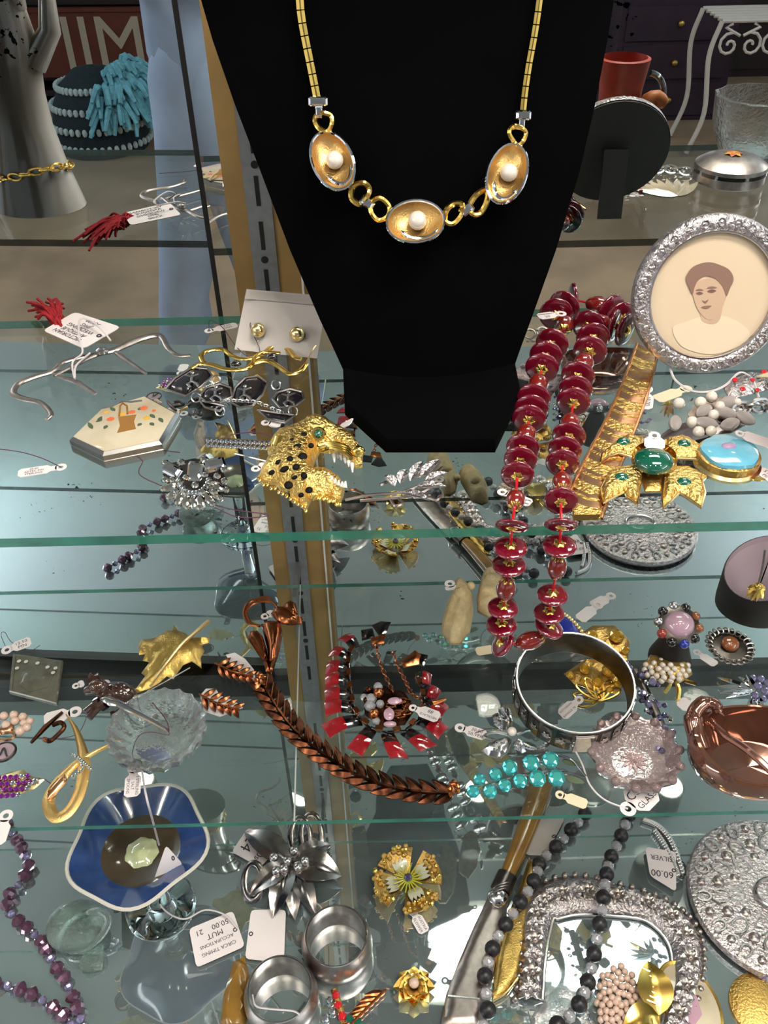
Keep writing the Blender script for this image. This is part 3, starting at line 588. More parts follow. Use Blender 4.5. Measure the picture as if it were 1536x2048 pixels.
# ---- black niello bracelet
T = thing('niello_bracelet', 'bracelet of black niello shield links with silver dancing figures, lying in a heap', 'bracelet', Z(480, 790, 0)); random.seed(5)
for i, (out, fig) in enumerate((([(330, 778), (350, 756), (385, 735), (415, 738), (425, 752), (400, 775), (372, 792)], (385, 758)), ([(398, 792), (412, 776), (440, 768), (462, 776), (464, 794), (440, 804), (412, 804)], (432, 786)), ([(462, 805), (470, 775), (490, 756), (515, 752), (535, 765), (524, 790), (505, 812), (480, 815)], (490, 785)), ([(545, 798), (555, 785), (580, 778), (604, 784), (608, 798), (590, 812), (560, 815)], (578, 796)), ([(400, 802), (425, 806), (450, 812), (440, 822), (410, 815)], None), ([(515, 820), (555, 826), (590, 830), (570, 845), (535, 838)], None))):
    e = .004 + .003 * (i % 2); lk = part('link', relief(M(), out, e - .003, .0015, 14, .0012, step=9), 'niello', T)
    part('edge', M().tube(ZP(out, e), .0007, 5, True), 'silver_dull', lk)
    if fig:
        x, y = fig; f = M(); zz = e + .0022
        f.ball(Z(x, y - 13, zz), (.0014, .0014, .0006), 7, 4)
        for p in ([(x, y - 9), (x - 2, y + 4)], [(x - 14, y - 8), (x - 2, y - 5), (x + 12, y - 10)], [(x - 2, y + 4), (x - 10, y + 10), (x - 4, y + 16)], [(x - 2, y + 4), (x + 9, y + 9), (x + 12, y + 15)]): f.tube([Z(a, b, zz) for a, b in p], .0009, 5, flat=.4)
        part('silver_figure', f, 'silver', lk)
for (x, y) in ((432, 760), (392, 795), (440, 822), (552, 770), (586, 822)): c = Z(x, y, .006); part('jump_ring', M().tube(loop(c, .003, 12, RGT, UPV), .0005, 5, True), 'silver', T)
for i in range(18): c = Z(455 + i * 6.4, 803 + abs(i - 9) * -.3 + (i > 9) * (i - 9) * 3, .009); part('chain_link', M().tube(loop(c, .0013, 8, RGT, UPV if i % 2 else UP, .0009), .00035, 4, True), 'silver', T)
tag((532, 846), (562, 850), 24, ZA, None, 'round-eyed white tag half hidden under the niello bracelet')
tag((512, 938), (545, 925), 24, ZA, None, 'white tag half hidden behind the leopard brooch')
tag((122, 935), (36, 948), 28, ZA, ['45.00', 'AZTEC PIN', 'STERLING'], 'white sterling pin tag in front of the hexagonal compact', [(122, 934, .002), (80, 915, .002), (30, 902, .002), (-40, 895, .002)], True)
tag((668, 862), (705, 842), 26, ZA, None, 'white tag leaning between leopard brooch and black bust', None, False, (.003, .012))
# ---- silver spray brooch behind the shelf front
T = thing('silver_spray_brooch', 'tarnished silver spray brooch with curling stems in front of the black bust', 'brooch', Z(810, 985, 0))
for p in ([(690, 1000), (740, 990), (800, 985), (850, 965), (885, 935)], [(720, 1002), (770, 998), (830, 990), (870, 970)], [(780, 996), (790, 1012), (805, 1006), (798, 998)], [(840, 985), (870, 1000), (885, 990)], [(760, 970), (800, 955), (850, 950), (880, 925)]): wire([(x, y, .004) for x, y in p], ZA, .0009, 'silver_dull', T, 'stem')
for (x0, y0, x1, y1) in ((850, 965, 895, 945), (840, 955, 880, 918), (820, 962, 845, 922), (800, 966, 812, 938), (830, 975, 892, 972), (790, 972, 770, 950), (800, 985, 860, 1000)): part('petal', M().leaf(Z(x0, y0, .004), Z(x1, y1, .007), .006, UP, .001, .2), 'silver_tex', T)
# ---- red bead necklace hanging over the shelf edge
T = thing('red_bead_necklace', 'long necklace of dark red disc beads with gold caps hanging over the shelf edge', 'necklace', Z(1100, 820, 0))
def bp(x, y): return Z(x, y, .0095) if y < 1040 else Y(x, y, .347)
#  kind: d disc, o marbled oval ; listed along the string
STR = [('d', 1240, 636), ('d', 1222, 622), ('o', 1197, 612), ('d', 1146, 600), ('d', 1128, 614), ('d', 1112, 628), ('o', 1128, 650), ('d', 1104, 688), ('d', 1092, 712), ('d', 1084, 736), ('o', 1077, 768), ('d', 1068, 796), ('d', 1063, 818), ('d', 1058, 838), ('o', 1053, 868), ('d', 1046, 896), ('d', 1041, 921), ('d', 1035, 950), ('o', 1031, 1000), ('d', 1024, 1052),
       ('d', 1021, 1096), ('d', 1018, 1130), ('o', 1012, 1178), ('d', 1006, 1216), ('d', 1003, 1250), ('d', 1005, 1286), ('o', 1060, 1281), ('d', 1098, 1254), ('d', 1098, 1226), ('d', 1105, 1190), ('o', 1114, 1134), ('d', 1119, 1092), ('d', 1122, 1050), ('d', 1122, 1002), ('o', 1124, 964), ('d', 1125, 926), ('d', 1130, 900), ('d', 1138, 872), ('o', 1141, 846), ('d', 1147, 804), ('d', 1151, 780), ('d', 1156, 752), ('o', 1168, 726), ('d', 1180, 702), ('d', 1186, 676), ('d', 1178, 652), ('o', 1200, 648), ('d', 1228, 652), ('d', 1250, 660)]
C = [bp(x, y) for _, x, y in STR]
part('string', M().tube(spline(C, 4), .0008, 6), 'red_gem', T)
for i, (kd, x, y) in enumerate(STR):
    a, b = C[max(0, i - 1)], C[min(len(C) - 1, i + 1)]; ax = (b - a).normalized(); c = C[i]; k = pxm(c)
    if kd == 'd':
        ax = (ax + V((0, 0, .0))).normalized()
        if ax.z > 0 or (abs(ax.z) < .2 and ax.y > 0): ax = -ax
        big = 34 if y < 1150 else 31
        stone('disc', 'red_bead', c, (big * k, big * k, 13 * k), T, 'bead', ax)
        f = -ax if (-ax).dot(EYE - c) > ax.dot(EYE - c) else ax
        stone('cap', 'gold', c + f * (6.8 * k), (12 * k, 12 * k, 10 * k), T, 'bead_cap', f)
    else:
        L = 28 if not (1000 < y < 1200 or x == 1060) else 33
        stone('oval', 'red_marble', c, (20 * k, 20 * k, L * k), T, 'marbled_bead', ax)
        f = ax if ax.dot(EYE - c) > 0 else -ax
        stone('cap', 'gold', c + f * (L * .8 * k), (13 * k, 13 * k, 12 * k), T, 'bead_cap', f)
tag((1122, 628), (1076, 634), 26, ZA, ['WN?GERY', '20'], 'small white tag on the red bead necklace beside the black bust', None, True, (.022, .022))
tag((1005, 985), (1062, 1008), 26, ZA, ['SPEC'], 'white tag under the red bead necklace at the shelf edge')
# ---- woven two-tone gold bracelet
T = thing('mesh_bracelet', 'wide woven bracelet in two tones of gold lying beside the red beads', 'bracelet', Z(1230, 860, 0)); n = 56
for i in range(n):
    t0, t1 = i / n, (i + .96) / n; f = lambda t, s: Z(1296 - 126 * t + 6 * sin(t * 5) + s * (22 + 17 * t), 692 + 333 * t + s * (6 + 6 * t), .0015 + .0012 * (1 - s * s))
    ch = lambda t, s: f(min(1, max(0, t + .010 * (1 - abs(s)) * 1.4)), s)
    m = M(); m.grid([[ch(t, s) for s in (-1, -.66, -.33, 0, .33, .66, 1)] for t in (t0, (t0 + t1) / 2, t1)], thick=(0, 0, .0012)); part('chevron_row', m, ('rose_gold', 'gold_old', 'rose_gold', 'rose_gold', 'gold_tex', 'gold_old', 'gold_tex')[i % 7], T)
for s in (-1, 1): part('roped_edge', M().tube([Z(1296 - 126 * t + 6 * sin(t * 5) + s * (22 + 17 * t), 692 + 333 * t + s * (6 + 6 * t), .002) for t in [j / 24 for j in range(25)]], [.0008 + .0004 * (j % 2) for j in range(25)], 6), 'rose_gold', T)
part('clasp', M().box(Z(1172, 1030, .002), .014, .004, .004), 'gold_old', T)
# ---- round photo frame with the portrait
B0 = Z(1404, 746, .001); lean = radians(17); ua = V((0, sin(lean), cos(lean))); na = V((0, -cos(lean), sin(lean))); R0 = .0505; ctr = B0 + ua * R0; ex = V((1, 0, 0)); R3 = Matrix((ex, ua, na)).transposed()
T = thing('photo_frame', 'round engraved silver frame holding a sepia portrait of a person with swept-up hair', 'photo frame', B0)
part('rim', M().lathe([(.0505, -.004), (.0505, .001), (.049, .0035), (.046, .0045), (.0425, .0045), (.0405, .0035), (.0395, .0015), (.0395, -.002)], ctr, 64, R3), 'silver_tex', T)
part('inner_lip', M().tube(loop(ctr + na * .003, .0402, 48, ex, ua), .0009, 6, True), 'silver', T)
for j in range(28):
    a = 2 * pi * j / 28; c = ctr + (ex * cos(a) + ua * sin(a)) * .0456 + na * .0046; m = M(); t = -ex * sin(a) + ua * cos(a)
    m.tube(loop(c, .0022, 10, t, (ex * cos(a) + ua * sin(a)), None, .3, 5.2), .0005, 5); part('engraved_scroll', m, 'silver', T)
part('back_plate', M().lathe([(.0498, -.006), (.0498, -.004), (.001, -.004)], ctr, 40, R3, cap=True), 'dark_box', T)
part('easel_leg', M().box(ctr - ua * .018 - na * .026, .022, .06, .0025, Matrix((ex, (ua * .9 + na * .42).normalized(), (na * .9 - ua * .42).normalized())).transposed()), 'dark_box', T)
ph = part('portrait', M().lathe([(.0405, 0), (.0001, 0.0002)], ctr + na * .0002, 48, R3), 'sepia_paper', T, label='sepia portrait print on cream paper')
def onf(x, y, e=0): d = ray(x, y); t = (ctr - EYE).dot(na) / d.dot(na); return EYE + d * t + na * e
def flat(pts, mt, e, name): part(name, M().prism([onf(x, y, e) for x, y in spline2(pts)], na * .00012), mt, ph)
def spline2(p): return [(q.x, q.y) for q in spline([V((x, y, 0)) for x, y in p], 4, True)]
flat([(1345, 655), (1375, 642), (1400, 634), (1425, 640), (1447, 632), (1480, 646), (1500, 668), (1480, 690), (1440, 706), (1400, 706), (1360, 690)], 'sepia_light', .0005, 'blouse')
flat([(1396, 600), (1400, 625), (1404, 642), (1424, 648), (1438, 640), (1444, 615), (1446, 590)], 'sepia_skin', .0006, 'neck')
flat([(1385, 572), (1388, 600), (1396, 620), (1410, 636), (1424, 638), (1440, 620), (1450, 594), (1448, 566), (1415, 556)], 'sepia_skin', .0008, 'face')
flat([(1371, 556), (1380, 538), (1396, 528), (1418, 524), (1440, 530), (1458, 540), (1466, 558), (1458, 578), (1452, 592), (1448, 582), (1442, 570), (1428, 556), (1410, 551), (1396, 559), (1388, 574), (1384, 588), (1377, 574)], 'sepia_hair', .001, 'hair')
for pts, mt in (([(1391, 586), (1398, 583), (1405, 586), (1398, 589)], 'sepia_dark'), ([(1414, 582), (1422, 578), (1431, 581), (1422, 585)], 'sepia_dark'), ([(1390, 580), (1398, 577), (1406, 580), (1398, 581)], 'sepia_hair'), ([(1412, 576), (1422, 572), (1433, 575), (1422, 576)], 'sepia_hair'), ([(1403, 600), (1409, 602), (1416, 598), (1410, 606)], 'sepia_hair'), ([(1401, 614), (1411, 611), (1422, 611), (1412, 617)], 'sepia_hair')): flat(pts, mt, .0011, 'facial_feature')
wire([(1340, 738, .004), (1352, 762, .002), (1385, 782, .002), (1420, 783, .002), (1452, 770, .002), (1480, 745, .002), (1505, 760, .002), (1520, 800, .002), (1545, 835, .002)], ZA, .0008, 'cord', T, 'cord')
# ---- tags, pearls and brooches at the right
tag((1289, 778), (1284, 818), 40, ZA, ['18.00', 'PIN'], 'white tag beside the woven gold bracelet'); tag((1372, 778), (1312, 800), 30, ZA, None, 'cream tag beside the pearl brooch', mt='paper_cream')
T = thing('pearl_cluster_brooch', 'cluster brooch of cream pearls and ribbed silver beads under the round photo frame', 'brooch', Z(1420, 840, 0))
part('backing', relief(M(), [(1375, 830), (1400, 800), (1450, 795), (1490, 810), (1500, 845), (1460, 868), (1400, 872)], ZA, .001, 15, step=14), 'silver_dull', T)
for (x, y, r, h) in ((1358, 807, 12, .004), (1423, 794, 12, .006), (1401, 805, 12, .007), (1384, 844, 12, .005), (1427, 830, 11, .009), (1397, 864, 12, .004), (1422, 862, 11, .005), (1474, 805, 9, .006), (1440, 812, 10, .009)): c = Z(x, y, h); stone('ball', 'pearl', c, r * pxm(c), T, 'pearl')
for (x, y, dx, dy) in ((1350, 846, 2, -20), (1408, 822, 14, -8), (1455, 805, 20, -10), (1460, 848, 26, -8), (1490, 836, 22, 12), (1412, 846, 16, 3), (1450, 826, 16, 3)): c = Z(x, y, .006); k = pxm(c); stone('oval', 'pearl_silver', c, (13 * k, 13 * k, 23 * k), T, 'ribbed_bead', Z(x + dx, y + dy, .006) - c)
T = thing('ruby_spray_brooch', 'small silver spray brooch with red stones behind the pearl brooch', 'brooch', Z(1480, 765, 0))
part('spray', relief(M(), [(1445, 775), (1465, 755), (1500, 745), (1535, 750), (1540, 780), (1500, 790), (1460, 800)], ZA, .002, 10, step=10, fn=lambda x, y: .0009 * sin(x * .8) * sin(y * .9)), 'silver_tex', T); stones(T, [(1470, 760, 6), (1485, 778, 6), (1528, 744, 6), (1505, 760, 5), (1515, 780, 5)], 'red_gem', ZA, 'red_stone')
T = thing('maltese_brooch', 'large textured gold cross brooch set with five dark green cabochons at the shelf edge', 'brooch', Z(1307, 940, 0))
for out in ([(1258, 871), (1285, 879), (1283, 900), (1272, 917), (1239, 907), (1215, 914), (1201, 925), (1204, 909), (1234, 884)], [(1331, 881), (1364, 873), (1399, 892), (1417, 930), (1396, 919), (1350, 917), (1331, 906)], [(1274, 933), (1234, 938), (1204, 954), (1212, 957), (1201, 979), (1207, 1006), (1247, 984), (1255, 995), (1274, 1009), (1280, 971), (1285, 952)], [(1329, 952), (1346, 938), (1380, 938), (1412, 956), (1404, 962), (1410, 987), (1402, 1016), (1369, 993), (1358, 987), (1326, 1016), (1325, 993)]):
    p = part('petal', relief(M(), out, .003, .003, 14, .0015, step=7), 'gold_tex', T); part('raised_border', M().tube([Z(x, y, .0045) for x, y in out], .0008, 5, True), 'gold_pale', p)
part('centre_plate', relief(M(), [(1285, 900), (1330, 900), (1340, 935), (1325, 985), (1290, 985), (1274, 935)], .001, .002, 14, .001, step=8), 'gold_old', T); part('hub', M().lathe([(.0125, 0), (.0125, .005), (.0115, .0065)], Z(1307, 925, .003), 28), 'gold', T)
c = Z(1307, 922, .010); stone('cab', 'emerald', c, (.0112, .0105, .006), T, 'large_cabochon', UP)
for x, y in ((1247, 885), (1368, 889), (1243, 956), (1368, 965)): c = Z(x, y, .0065); stone('cab', 'emerald', c, (.0042, .0036, .003), T, 'small_cabochon', UP)
tag((1309, 872), (1309, 899), 40, ZA, None, 'blank white tag tucked behind the green-stone cross brooch', None, False, (.011, .009), eyer=.3, neck=.1)
T = thing('enamel_pillbox', 'round gold pillbox with a sky-blue enamel lid and lavender rose', 'pillbox', Z(1455, 930, 0)); c = Z(1452, 930, 0)
part('box', M().lathe([(.0165, .0003), (.0175, .002), (.0175, .008), (.016, .0085)], c, 36, cap=True), 'gold_old', T); part('base_band', M().lathe([(.0185, 0), (.019, .002), (.0175, .0035)], c, 36), 'gold_pale', T)
part('enamel_lid', M().lathe([(.0162, .0085), (.0158, .0105), (.012, .0118), (.0001, .012)], c, 24, wob=lambda a, i: 1 + (.03 * sin(5 * a) + .02 * sin(11 * a) if i < 2 else 0)), 'sky_enamel', T)
ro = part('rose', M().ball(c + V((-.0005, .002, .012)), (.0042, .0028, .0012)), 'lavender_rose', T)
part('thumb_catch', M().leaf(c + V((.008, -.0165, .003)), c + V((.016, -.018, .003)), .004, UP), 'gold', T)
tag((1480, 868), (1560, 895), 34, ZA, None, 'long white tag behind the sky-blue pillbox', None, False, (.013, .01), eyer=.3, neck=.08); tag((1500, 928), (1560, 968), 30, ZA, ['STERL', 'PIN'], 'white tag poking out beside the sky-blue pillbox')
T = thing('link_earring', 'silver link earring lying between black bust and red beads', 'earring', Z(1072, 665, 0))
for i, (x, y) in enumerate(((1060, 668), (1072, 660), (1085, 664), (1066, 682))): c = Z(x, y, .003); part('ring', M().tube(loop(c, .004, 12, (1, 0, 0), (0, .8, .5 * (-1) ** i)), .0008, 6, True), 'silver_dull', T)
# ---- things further along the shelf, seen in the mirror
T = thing('porcelain_hand', 'white porcelain display hand wearing bracelets and rings', 'display hand', V((-.335, .53, 0))); h0 = V((-.335, .53, 0))
rows = []
for z_, rx, ry, dx in ((.0005, .043, .033, 0), (.01, .041, .031, 0), (.04, .034, .026, 0), (.075, .027, .022, .002), (.10, .026, .021, .003), (.125, .032, .021, .0), (.15, .037, .019, -.004), (.175, .036, .016, -.006)): rows.append([h0 + V((dx + rx * cos(t), ry * sin(t), z_)) for t in [2 * pi * j / 24 for j in range(24)]])
m = M().grid(rows, True); m.f.append(tuple(range(24))[::-1]); m.f.append(tuple(range(7 * 24, 8 * 24)))
for dx, l, tx in ((-.032, .055, -.012), (-.014, .07, -.004), (.004, .072, .004), (.022, .06, .010)): m.tube([h0 + V((dx, 0, .168)), h0 + V((dx + tx * .4, 0, .168 + l * .5)), h0 + V((dx + tx, -.012, .168 + l))], [.0095, .0085, .0055], 10)
m.tube([h0 + V((.026, 0, .125)), h0 + V((.046, -.004, .150)), h0 + V((.050, -.008, .185))], [.012, .0095, .006], 10); part('hand', m, 'porcelain', T)
T = thing('chain_bracelet', 'gold oval link bracelet around the porcelain hand', 'bracelet', h0 + V((0, 0, .04)))
for j in range(22): a = 2 * pi * j / 22; c = h0 + V((.036 * cos(a), .028 * sin(a), .038 + .004 * sin(2 * a))); part('link', M().tube(loop(c, .0065, 12, (-sin(a), cos(a), 0), (cos(a), sin(a), 0) if j % 2 else (0, 0, 1), .003), .0011, 6, True), 'gold', T)
T = thing('silver_bangle', 'thin dark bangle around the fingers of the porcelain hand', 'bangle', h0 + V((0, 0, .2))); part('band', M().tube(loop(h0 + V((0, -.002, .19)), .045, 32, (1, 0, .12), (0, 1, 0), .02), .0014, 6, True), 'silver_dark', T)
T = thing('trinket_box', 'round silver trinket box with a flower on its domed lid', 'trinket box', V((.345, .475, 0)))
c = V((.345, .475, 0)); part('body', M().lathe([(.03, .0005), (.034, .003), (.034, .013), (.033, .014)], c, 36, cap=True), 'silver_dull', T); part('dark_band', M().lathe([(.0345, .011), (.0345, .0145)], c, 36), 'black_enamel', T)
part('lid', M().lathe([(.0345, .0145), (.034, .018), (.026, .023), (.012, .026), (.0001, .0265)], c, 36), 'silver_dull', T)
for j in range(6): a = j * pi / 3; part('petal', M().leaf(c + V((0, 0, .027)), c + V((.009 * cos(a), .009 * sin(a), .0265)), .006, UP, .001), ('orange_paint', 'yellow_paint')[j % 2], T)
T = thing('shell_fan_brooch', 'cream pleated shell fan brooch lying before the round photo frame', 'brooch', V((.265, .50, 0)))
for j in range(9): a = radians(200 + j * 14); part('rib', M().leaf(V((.285, .515, .002)), V((.285 + .042 * cos(a), .515 + .042 * sin(a), .004)), .011, UP, .002, -.25, thick=.001), 'ivory_enamel', T)
T = thing('curb_chain', 'heavy silver curb chain lying behind the shell fan brooch', 'chain', V((.26, .46, 0)))
for j in range(16): t = j / 15; c = V((.21 + .1 * t, .455 + .012 * sin(t * 6), .003)); part('link', M().tube(loop(c, .0062, 12, (1, .25, 0), (0, .7, .7 * (-1) ** j), .0042), .0014, 6, True), 'silver', T)
T = thing('glass_bowl', 'clear cut-glass bowl with red berries beside the trinket box', 'bowl', V((.39, .40, 0))); c = V((.39, .40, 0))
part('bowl', M().lathe([(.02, .0005), (.03, .004), (.042, .03), (.045, .06), (.042, .061), (.038, .03), (.026, .008), (.001, .007)], c, 24, wob=lambda a, i: 1 + .03 * cos(12 * a)), 'cut_glass', T)
# ================================================================== LOWER SHELF
def Q(x, y, h=0): return Z(x, y, ZB + h)
# ---- gold leaf brooch
T = thing('gold_leaf_brooch', 'matte gold maple leaf brooch with a long polished stem', 'brooch', Q(340, 1320))
LF = [(348, 1250), (356, 1262), (372, 1268), (380, 1276), (420, 1277), (418, 1287), (403, 1290), (409, 1303), (402, 1316), (403, 1337), (384, 1323), (366, 1331), (347, 1359), (334, 1353), (319, 1366), (300, 1378), (259, 1391), (275, 1375), (291, 1353), (283, 1347), (300, 1325), (286, 1322), (291, 1309), (278, 1311), (277, 1291), (284, 1280), (309, 1278), (331, 1264), (345, 1262)]
def veins(cx, cy): return lambda x, y: .0024 * abs(sin(8 * atan2(y - cy, x - cx)))
part('leaf', relief(M(), LF, ZB + .002, .005, 30, .0008, step=7, fn=veins(368, 1290)), 'brass_leaf', T, 60)
part('stem', M().tube(spline([Q(300, 1372, .009), Q(335, 1325, .011), Q(365, 1288, .011), Q(395, 1262, .009), Q(417, 1243, .007)], 6), [.0009 + .0014 * (i / 24) for i in range(25)], 8), 'gold_pale', T)
part('pin', M().tube([Q(298, 1382, .002), Q(380, 1335, .004)], .0006, 6), 'silver', T)
# ---- grey square pendant
T = thing('carved_pendant', 'square grey stone pendant pierced with small holes along its border', 'pendant', Q(75, 1365))
q = ZP([(28, 1312), (127, 1326), (116, 1413), (20, 1388)], ZB + .0006); part('slab', M().puff(q, [(1, 0), (1, .003), (.96, .0038), (.88, .0038), (.86, .0030)]), 'jade_grey', T, 25)
for x, y in ((38, 1322), (52, 1323), (75, 1326), (95, 1334), (111, 1336), (34, 1336), (106, 1345)): part('pierced_hole', M().lathe([(.0018, 0), (.0001, .0003)], Q(x, y, .0046), 10), 'porcelain', T)
part('carving', relief(M(), [(45, 1345), (85, 1338), (108, 1350), (95, 1375), (60, 1385), (38, 1370)], ZB + .0034, .0018, 12, step=8), 'jade_grey', T)
tag((14, 1300), (62, 1282), 27, ZB, ['12.50', 'PIN'], 'white tag priced 12.50 above the square grey pendant', [(14, 1300, .003), (2, 1270, .002), (10, 1265, .002), (24, 1285, .002), (60, 1300, .002), (80, 1291, .002)], False, (.004, .005))
# ---- fawn pin
T = thing('fawn_pin', 'glossy brown enamel fawn pin with white spots and upright ears', 'pin', Q(225, 1410)); m = M()
H = lambda x, y, h: Q(x, y + h / .00035 * .0, h)
m.ball(Q(238, 1388, .012), (.016, .010, .010), 16, 10, frame(UP, (1, -.25, 0))); m.tube(spline([Q(222, 1388, .013), Q(208, 1385, .018), Q(200, 1378, .023)], 4), [.0085] * 4 + [.0062] * 4 + [.006], 12); m.ball(Q(197, 1374, .024), (.0085, .0065, .007), 14, 9)
m.tube([Q(192, 1376, .023), Q(180, 1380, .021), Q(172, 1384, .019)], [.0058, .0045, .0032], 10)
m.tube(spline([Q(212, 1405, .008), Q(196, 1416, .004), Q(178, 1436, .0025)], 4), [.0050] * 4 + [.0030] * 5, 8); m.tube(spline([Q(202, 1402, .008), Q(188, 1410, .004), Q(170, 1424, .0022)], 4), [.0045] * 4 + [.0026] * 5, 8)
m.tube(spline([Q(254, 1398, .010), Q(262, 1412, .005), Q(240, 1424, .003), Q(222, 1430, .0025)], 4), [.0065] * 4 + [.0042] * 4 + [.003] * 5, 8); part('body', m, 'fawn_brown', T)
for x0, x1 in ((192, 180), (200, 194)): part('ear', M().leaf(Q(x0, 1368, .028), Q(x1, 1345, .030), .0065, (0, -1, .5), .001, .3), 'fawn_brown', T)
for x, y in ((222, 1372), (236, 1368), (247, 1372), (231, 1378), (242, 1381), (256, 1380)): c = Q(x, y, .0205); stone('cab', 'tooth_white', c, (.0014, .0014, .0006), T, 'white_spot', UP)
stone('cab', 'black_stone', Q(193, 1374, .0275), .0016, T, 'eye', (EYE - Q(193, 1374)))
tag((210, 1368), (216, 1378), 26, ZB, None, 'scrap of white tag showing behind the fawn', None, False, (.012, .012), eyer=.4, neck=.1); tag((152, 1372), (168, 1366), 18, ZB, None, 'white tag ring by the muzzle of the fawn', None, False, (.010, .010))
tag((150, 1424), (88, 1440), 32, ZB, None, 'cream-white tag below the fawn pin', [(150, 1424, .003), (172, 1428, .003), (166, 1452, .002), (150, 1470, .002), (110, 1478, .002), (86, 1474, .002)], False, (.003, .003), mt='paper')
T = thing('cufflink', 'small dark bronze cufflink bar with a curled toggle', 'cufflink', Q(100, 1465)); part('bar', M().tube([Q(62, 1486, .002), Q(90, 1455, .004), Q(125, 1424, .006)], [.0012, .0022, .0012], 8), 'copper_dark', T); part('toggle', M().tube(spline([Q(106, 1450, .004), Q(122, 1445, .006), Q(128, 1455, .005), Q(115, 1470, .003), Q(100, 1482, .002), (Q(88, 1478, .002))], 5), .0019, 8), 'copper_dark', T)
# ---- copper leaf earrings on white cards
for i, (card, leaves) in enumerate((([(452, 1310), (470, 1306), (490, 1318), (508, 1340), (512, 1362), (490, 1352), (462, 1330)], ((430, 1326), (506, 1354))), ([(400, 1392), (412, 1378), (432, 1378), (440, 1392), (468, 1402), (486, 1416), (440, 1434), (408, 1424)], ((398, 1388), (480, 1420))))):
    T = thing('leaf_earring', ('copper leaf earring on a white card touching the leaf-link bracelet', 'copper leaf earring on a white card beside the cut-glass salt dish')[i], 'earring', Q(*card[0]), 'copper leaf earrings')
    part('card', M().prism(ZP(card, ZB + .0004), UP * .0005), 'paper', T); (x0, y0), (x1, y1) = leaves; dx, dy = x1 - x0, y1 - y0
    part('midrib', M().tube(spline([Q(x0, y0, .003), Q((x0 + x1) / 2 - dy * .06, (y0 + y1) / 2 + dx * .04, .005), Q(x1, y1, .003)], 5), .0009, 6), 'copper', T)
    for k in range(5):
        t = .1 + k * .18
        for s in (-1, 1):
            bx_, by_ = x0 + dx * t, y0 + dy * t; L = 22 * (1 - .45 * t); part('leaflet', M().leaf(Q(bx_, by_, .003), Q(bx_ + dx * .22 + s * dy * .28 * L / 22, by_ + dy * .22 - s * dx * .28 * L / 22, .004), .0048, UP, .0008, -.25), 'copper_leaf', T)
# ---- copper lily brooch
T = thing('copper_lily_brooch', 'polished copper brooch of two folded leaves with a looped stem', 'brooch', Q(540, 1290))
part('leaf', relief(M(), [(494, 1276), (500, 1266), (515, 1262), (526, 1275), (534, 1300), (539, 1330), (540, 1353), (534, 1352), (526, 1325), (510, 1300)], ZB + .002, .006, 14, .001, step=6), 'copper_leaf', T, 60)
part('leaf', relief(M(), [(522, 1250), (545, 1243), (562, 1250), (566, 1268), (560, 1300), (549, 1335), (541, 1354), (538, 1330), (534, 1295)], ZB + .003, .007, 16, .001, step=6), 'copper_leaf', T, 60)
part('leaf', relief(M(), [(542, 1228), (556, 1214), (575, 1218), (590, 1232), (607, 1236), (603, 1248), (580, 1252), (556, 1246)], ZB + .005, .006, 12, .001, step=6), 'copper_leaf', T, 60); part('leaf', relief(M(), [(566, 1212), (580, 1202), (592, 1208), (596, 1228), (586, 1236), (572, 1226)], ZB + .008, .004, 10, .001, step=6), 'copper_leaf', T, 60)
for d in (0, 5): part('stem', M().tube(spline([Q(560, 1225, .008), Q(545, 1205, .008), Q(520, 1198 + d, .006), Q(498 + d, 1205 + d, .005), Q(488 + d, 1225, .004), Q(497 + d, 1246, .004), Q(520, 1252, .005)], 6), .0014, 8), 'copper', T)
part('clasp', M().box(Q(529, 1198, .007), .010, .005, .003), 'copper', T); tag((530, 1233), (548, 1225), 20, ZB, None, 'round white tag end inside the looped copper stem', None, False, (.003, .003))
# ---- copper leaf-link bracelet
T = thing('copper_leaf_bracelet', 'long dark copper bracelet of overlapping leaf-pair links running to the shelf front', 'bracelet', Q(720, 1550))
P = spline([Q(x, y, .003) for x, y in ((522, 1362), (548, 1405), (580, 1450), (615, 1484), (655, 1514), (700, 1543), (750, 1565), (800, 1578), (850, 1585), (905, 1585))], 24); acc = 0; pts = [P[0]]
for a, b in zip(P, P[1:]):
    acc += (b - a).length
    if acc > .0108: pts.append(b); acc = 0
for a, b in zip(pts, pts[1:]):
    t = (b - a).normalized(); sd = UP.cross(t); m = M(); ww = .0078
    for s in (-1, 1): m.leaf(b + t * .001, a + sd * s * .0104 - t * .003 + UP * .002, ww, UP, .0012, -.3, 5, 2, .0008)
    m.tube([a, b], .0016, 6); part('leaf_link', m, 'copper_dark', T)
    part('highlight_vein', M().tube([b + UP * .0024, a + sd * .0075 - t * .001 + UP * .0036], .00035, 5), 'copper', T)
for (x, y) in ((520, 1356), (908, 1572)):
    m = M()
    for dx, dy in ((-8, 22), (-14, 6), (10, 14), (-2, -14), (12, -4)): m.leaf(Q(x, y, .004), Q(x + dx, y + dy, .005), .006, UP, .001, -.2)
    part('end_flower', m, 'copper', T)
wire([(860, 1500, .002), (872, 1530, .002), (890, 1550, .002), (902, 1570, .003)], ZB, .0003, 'thread', T)
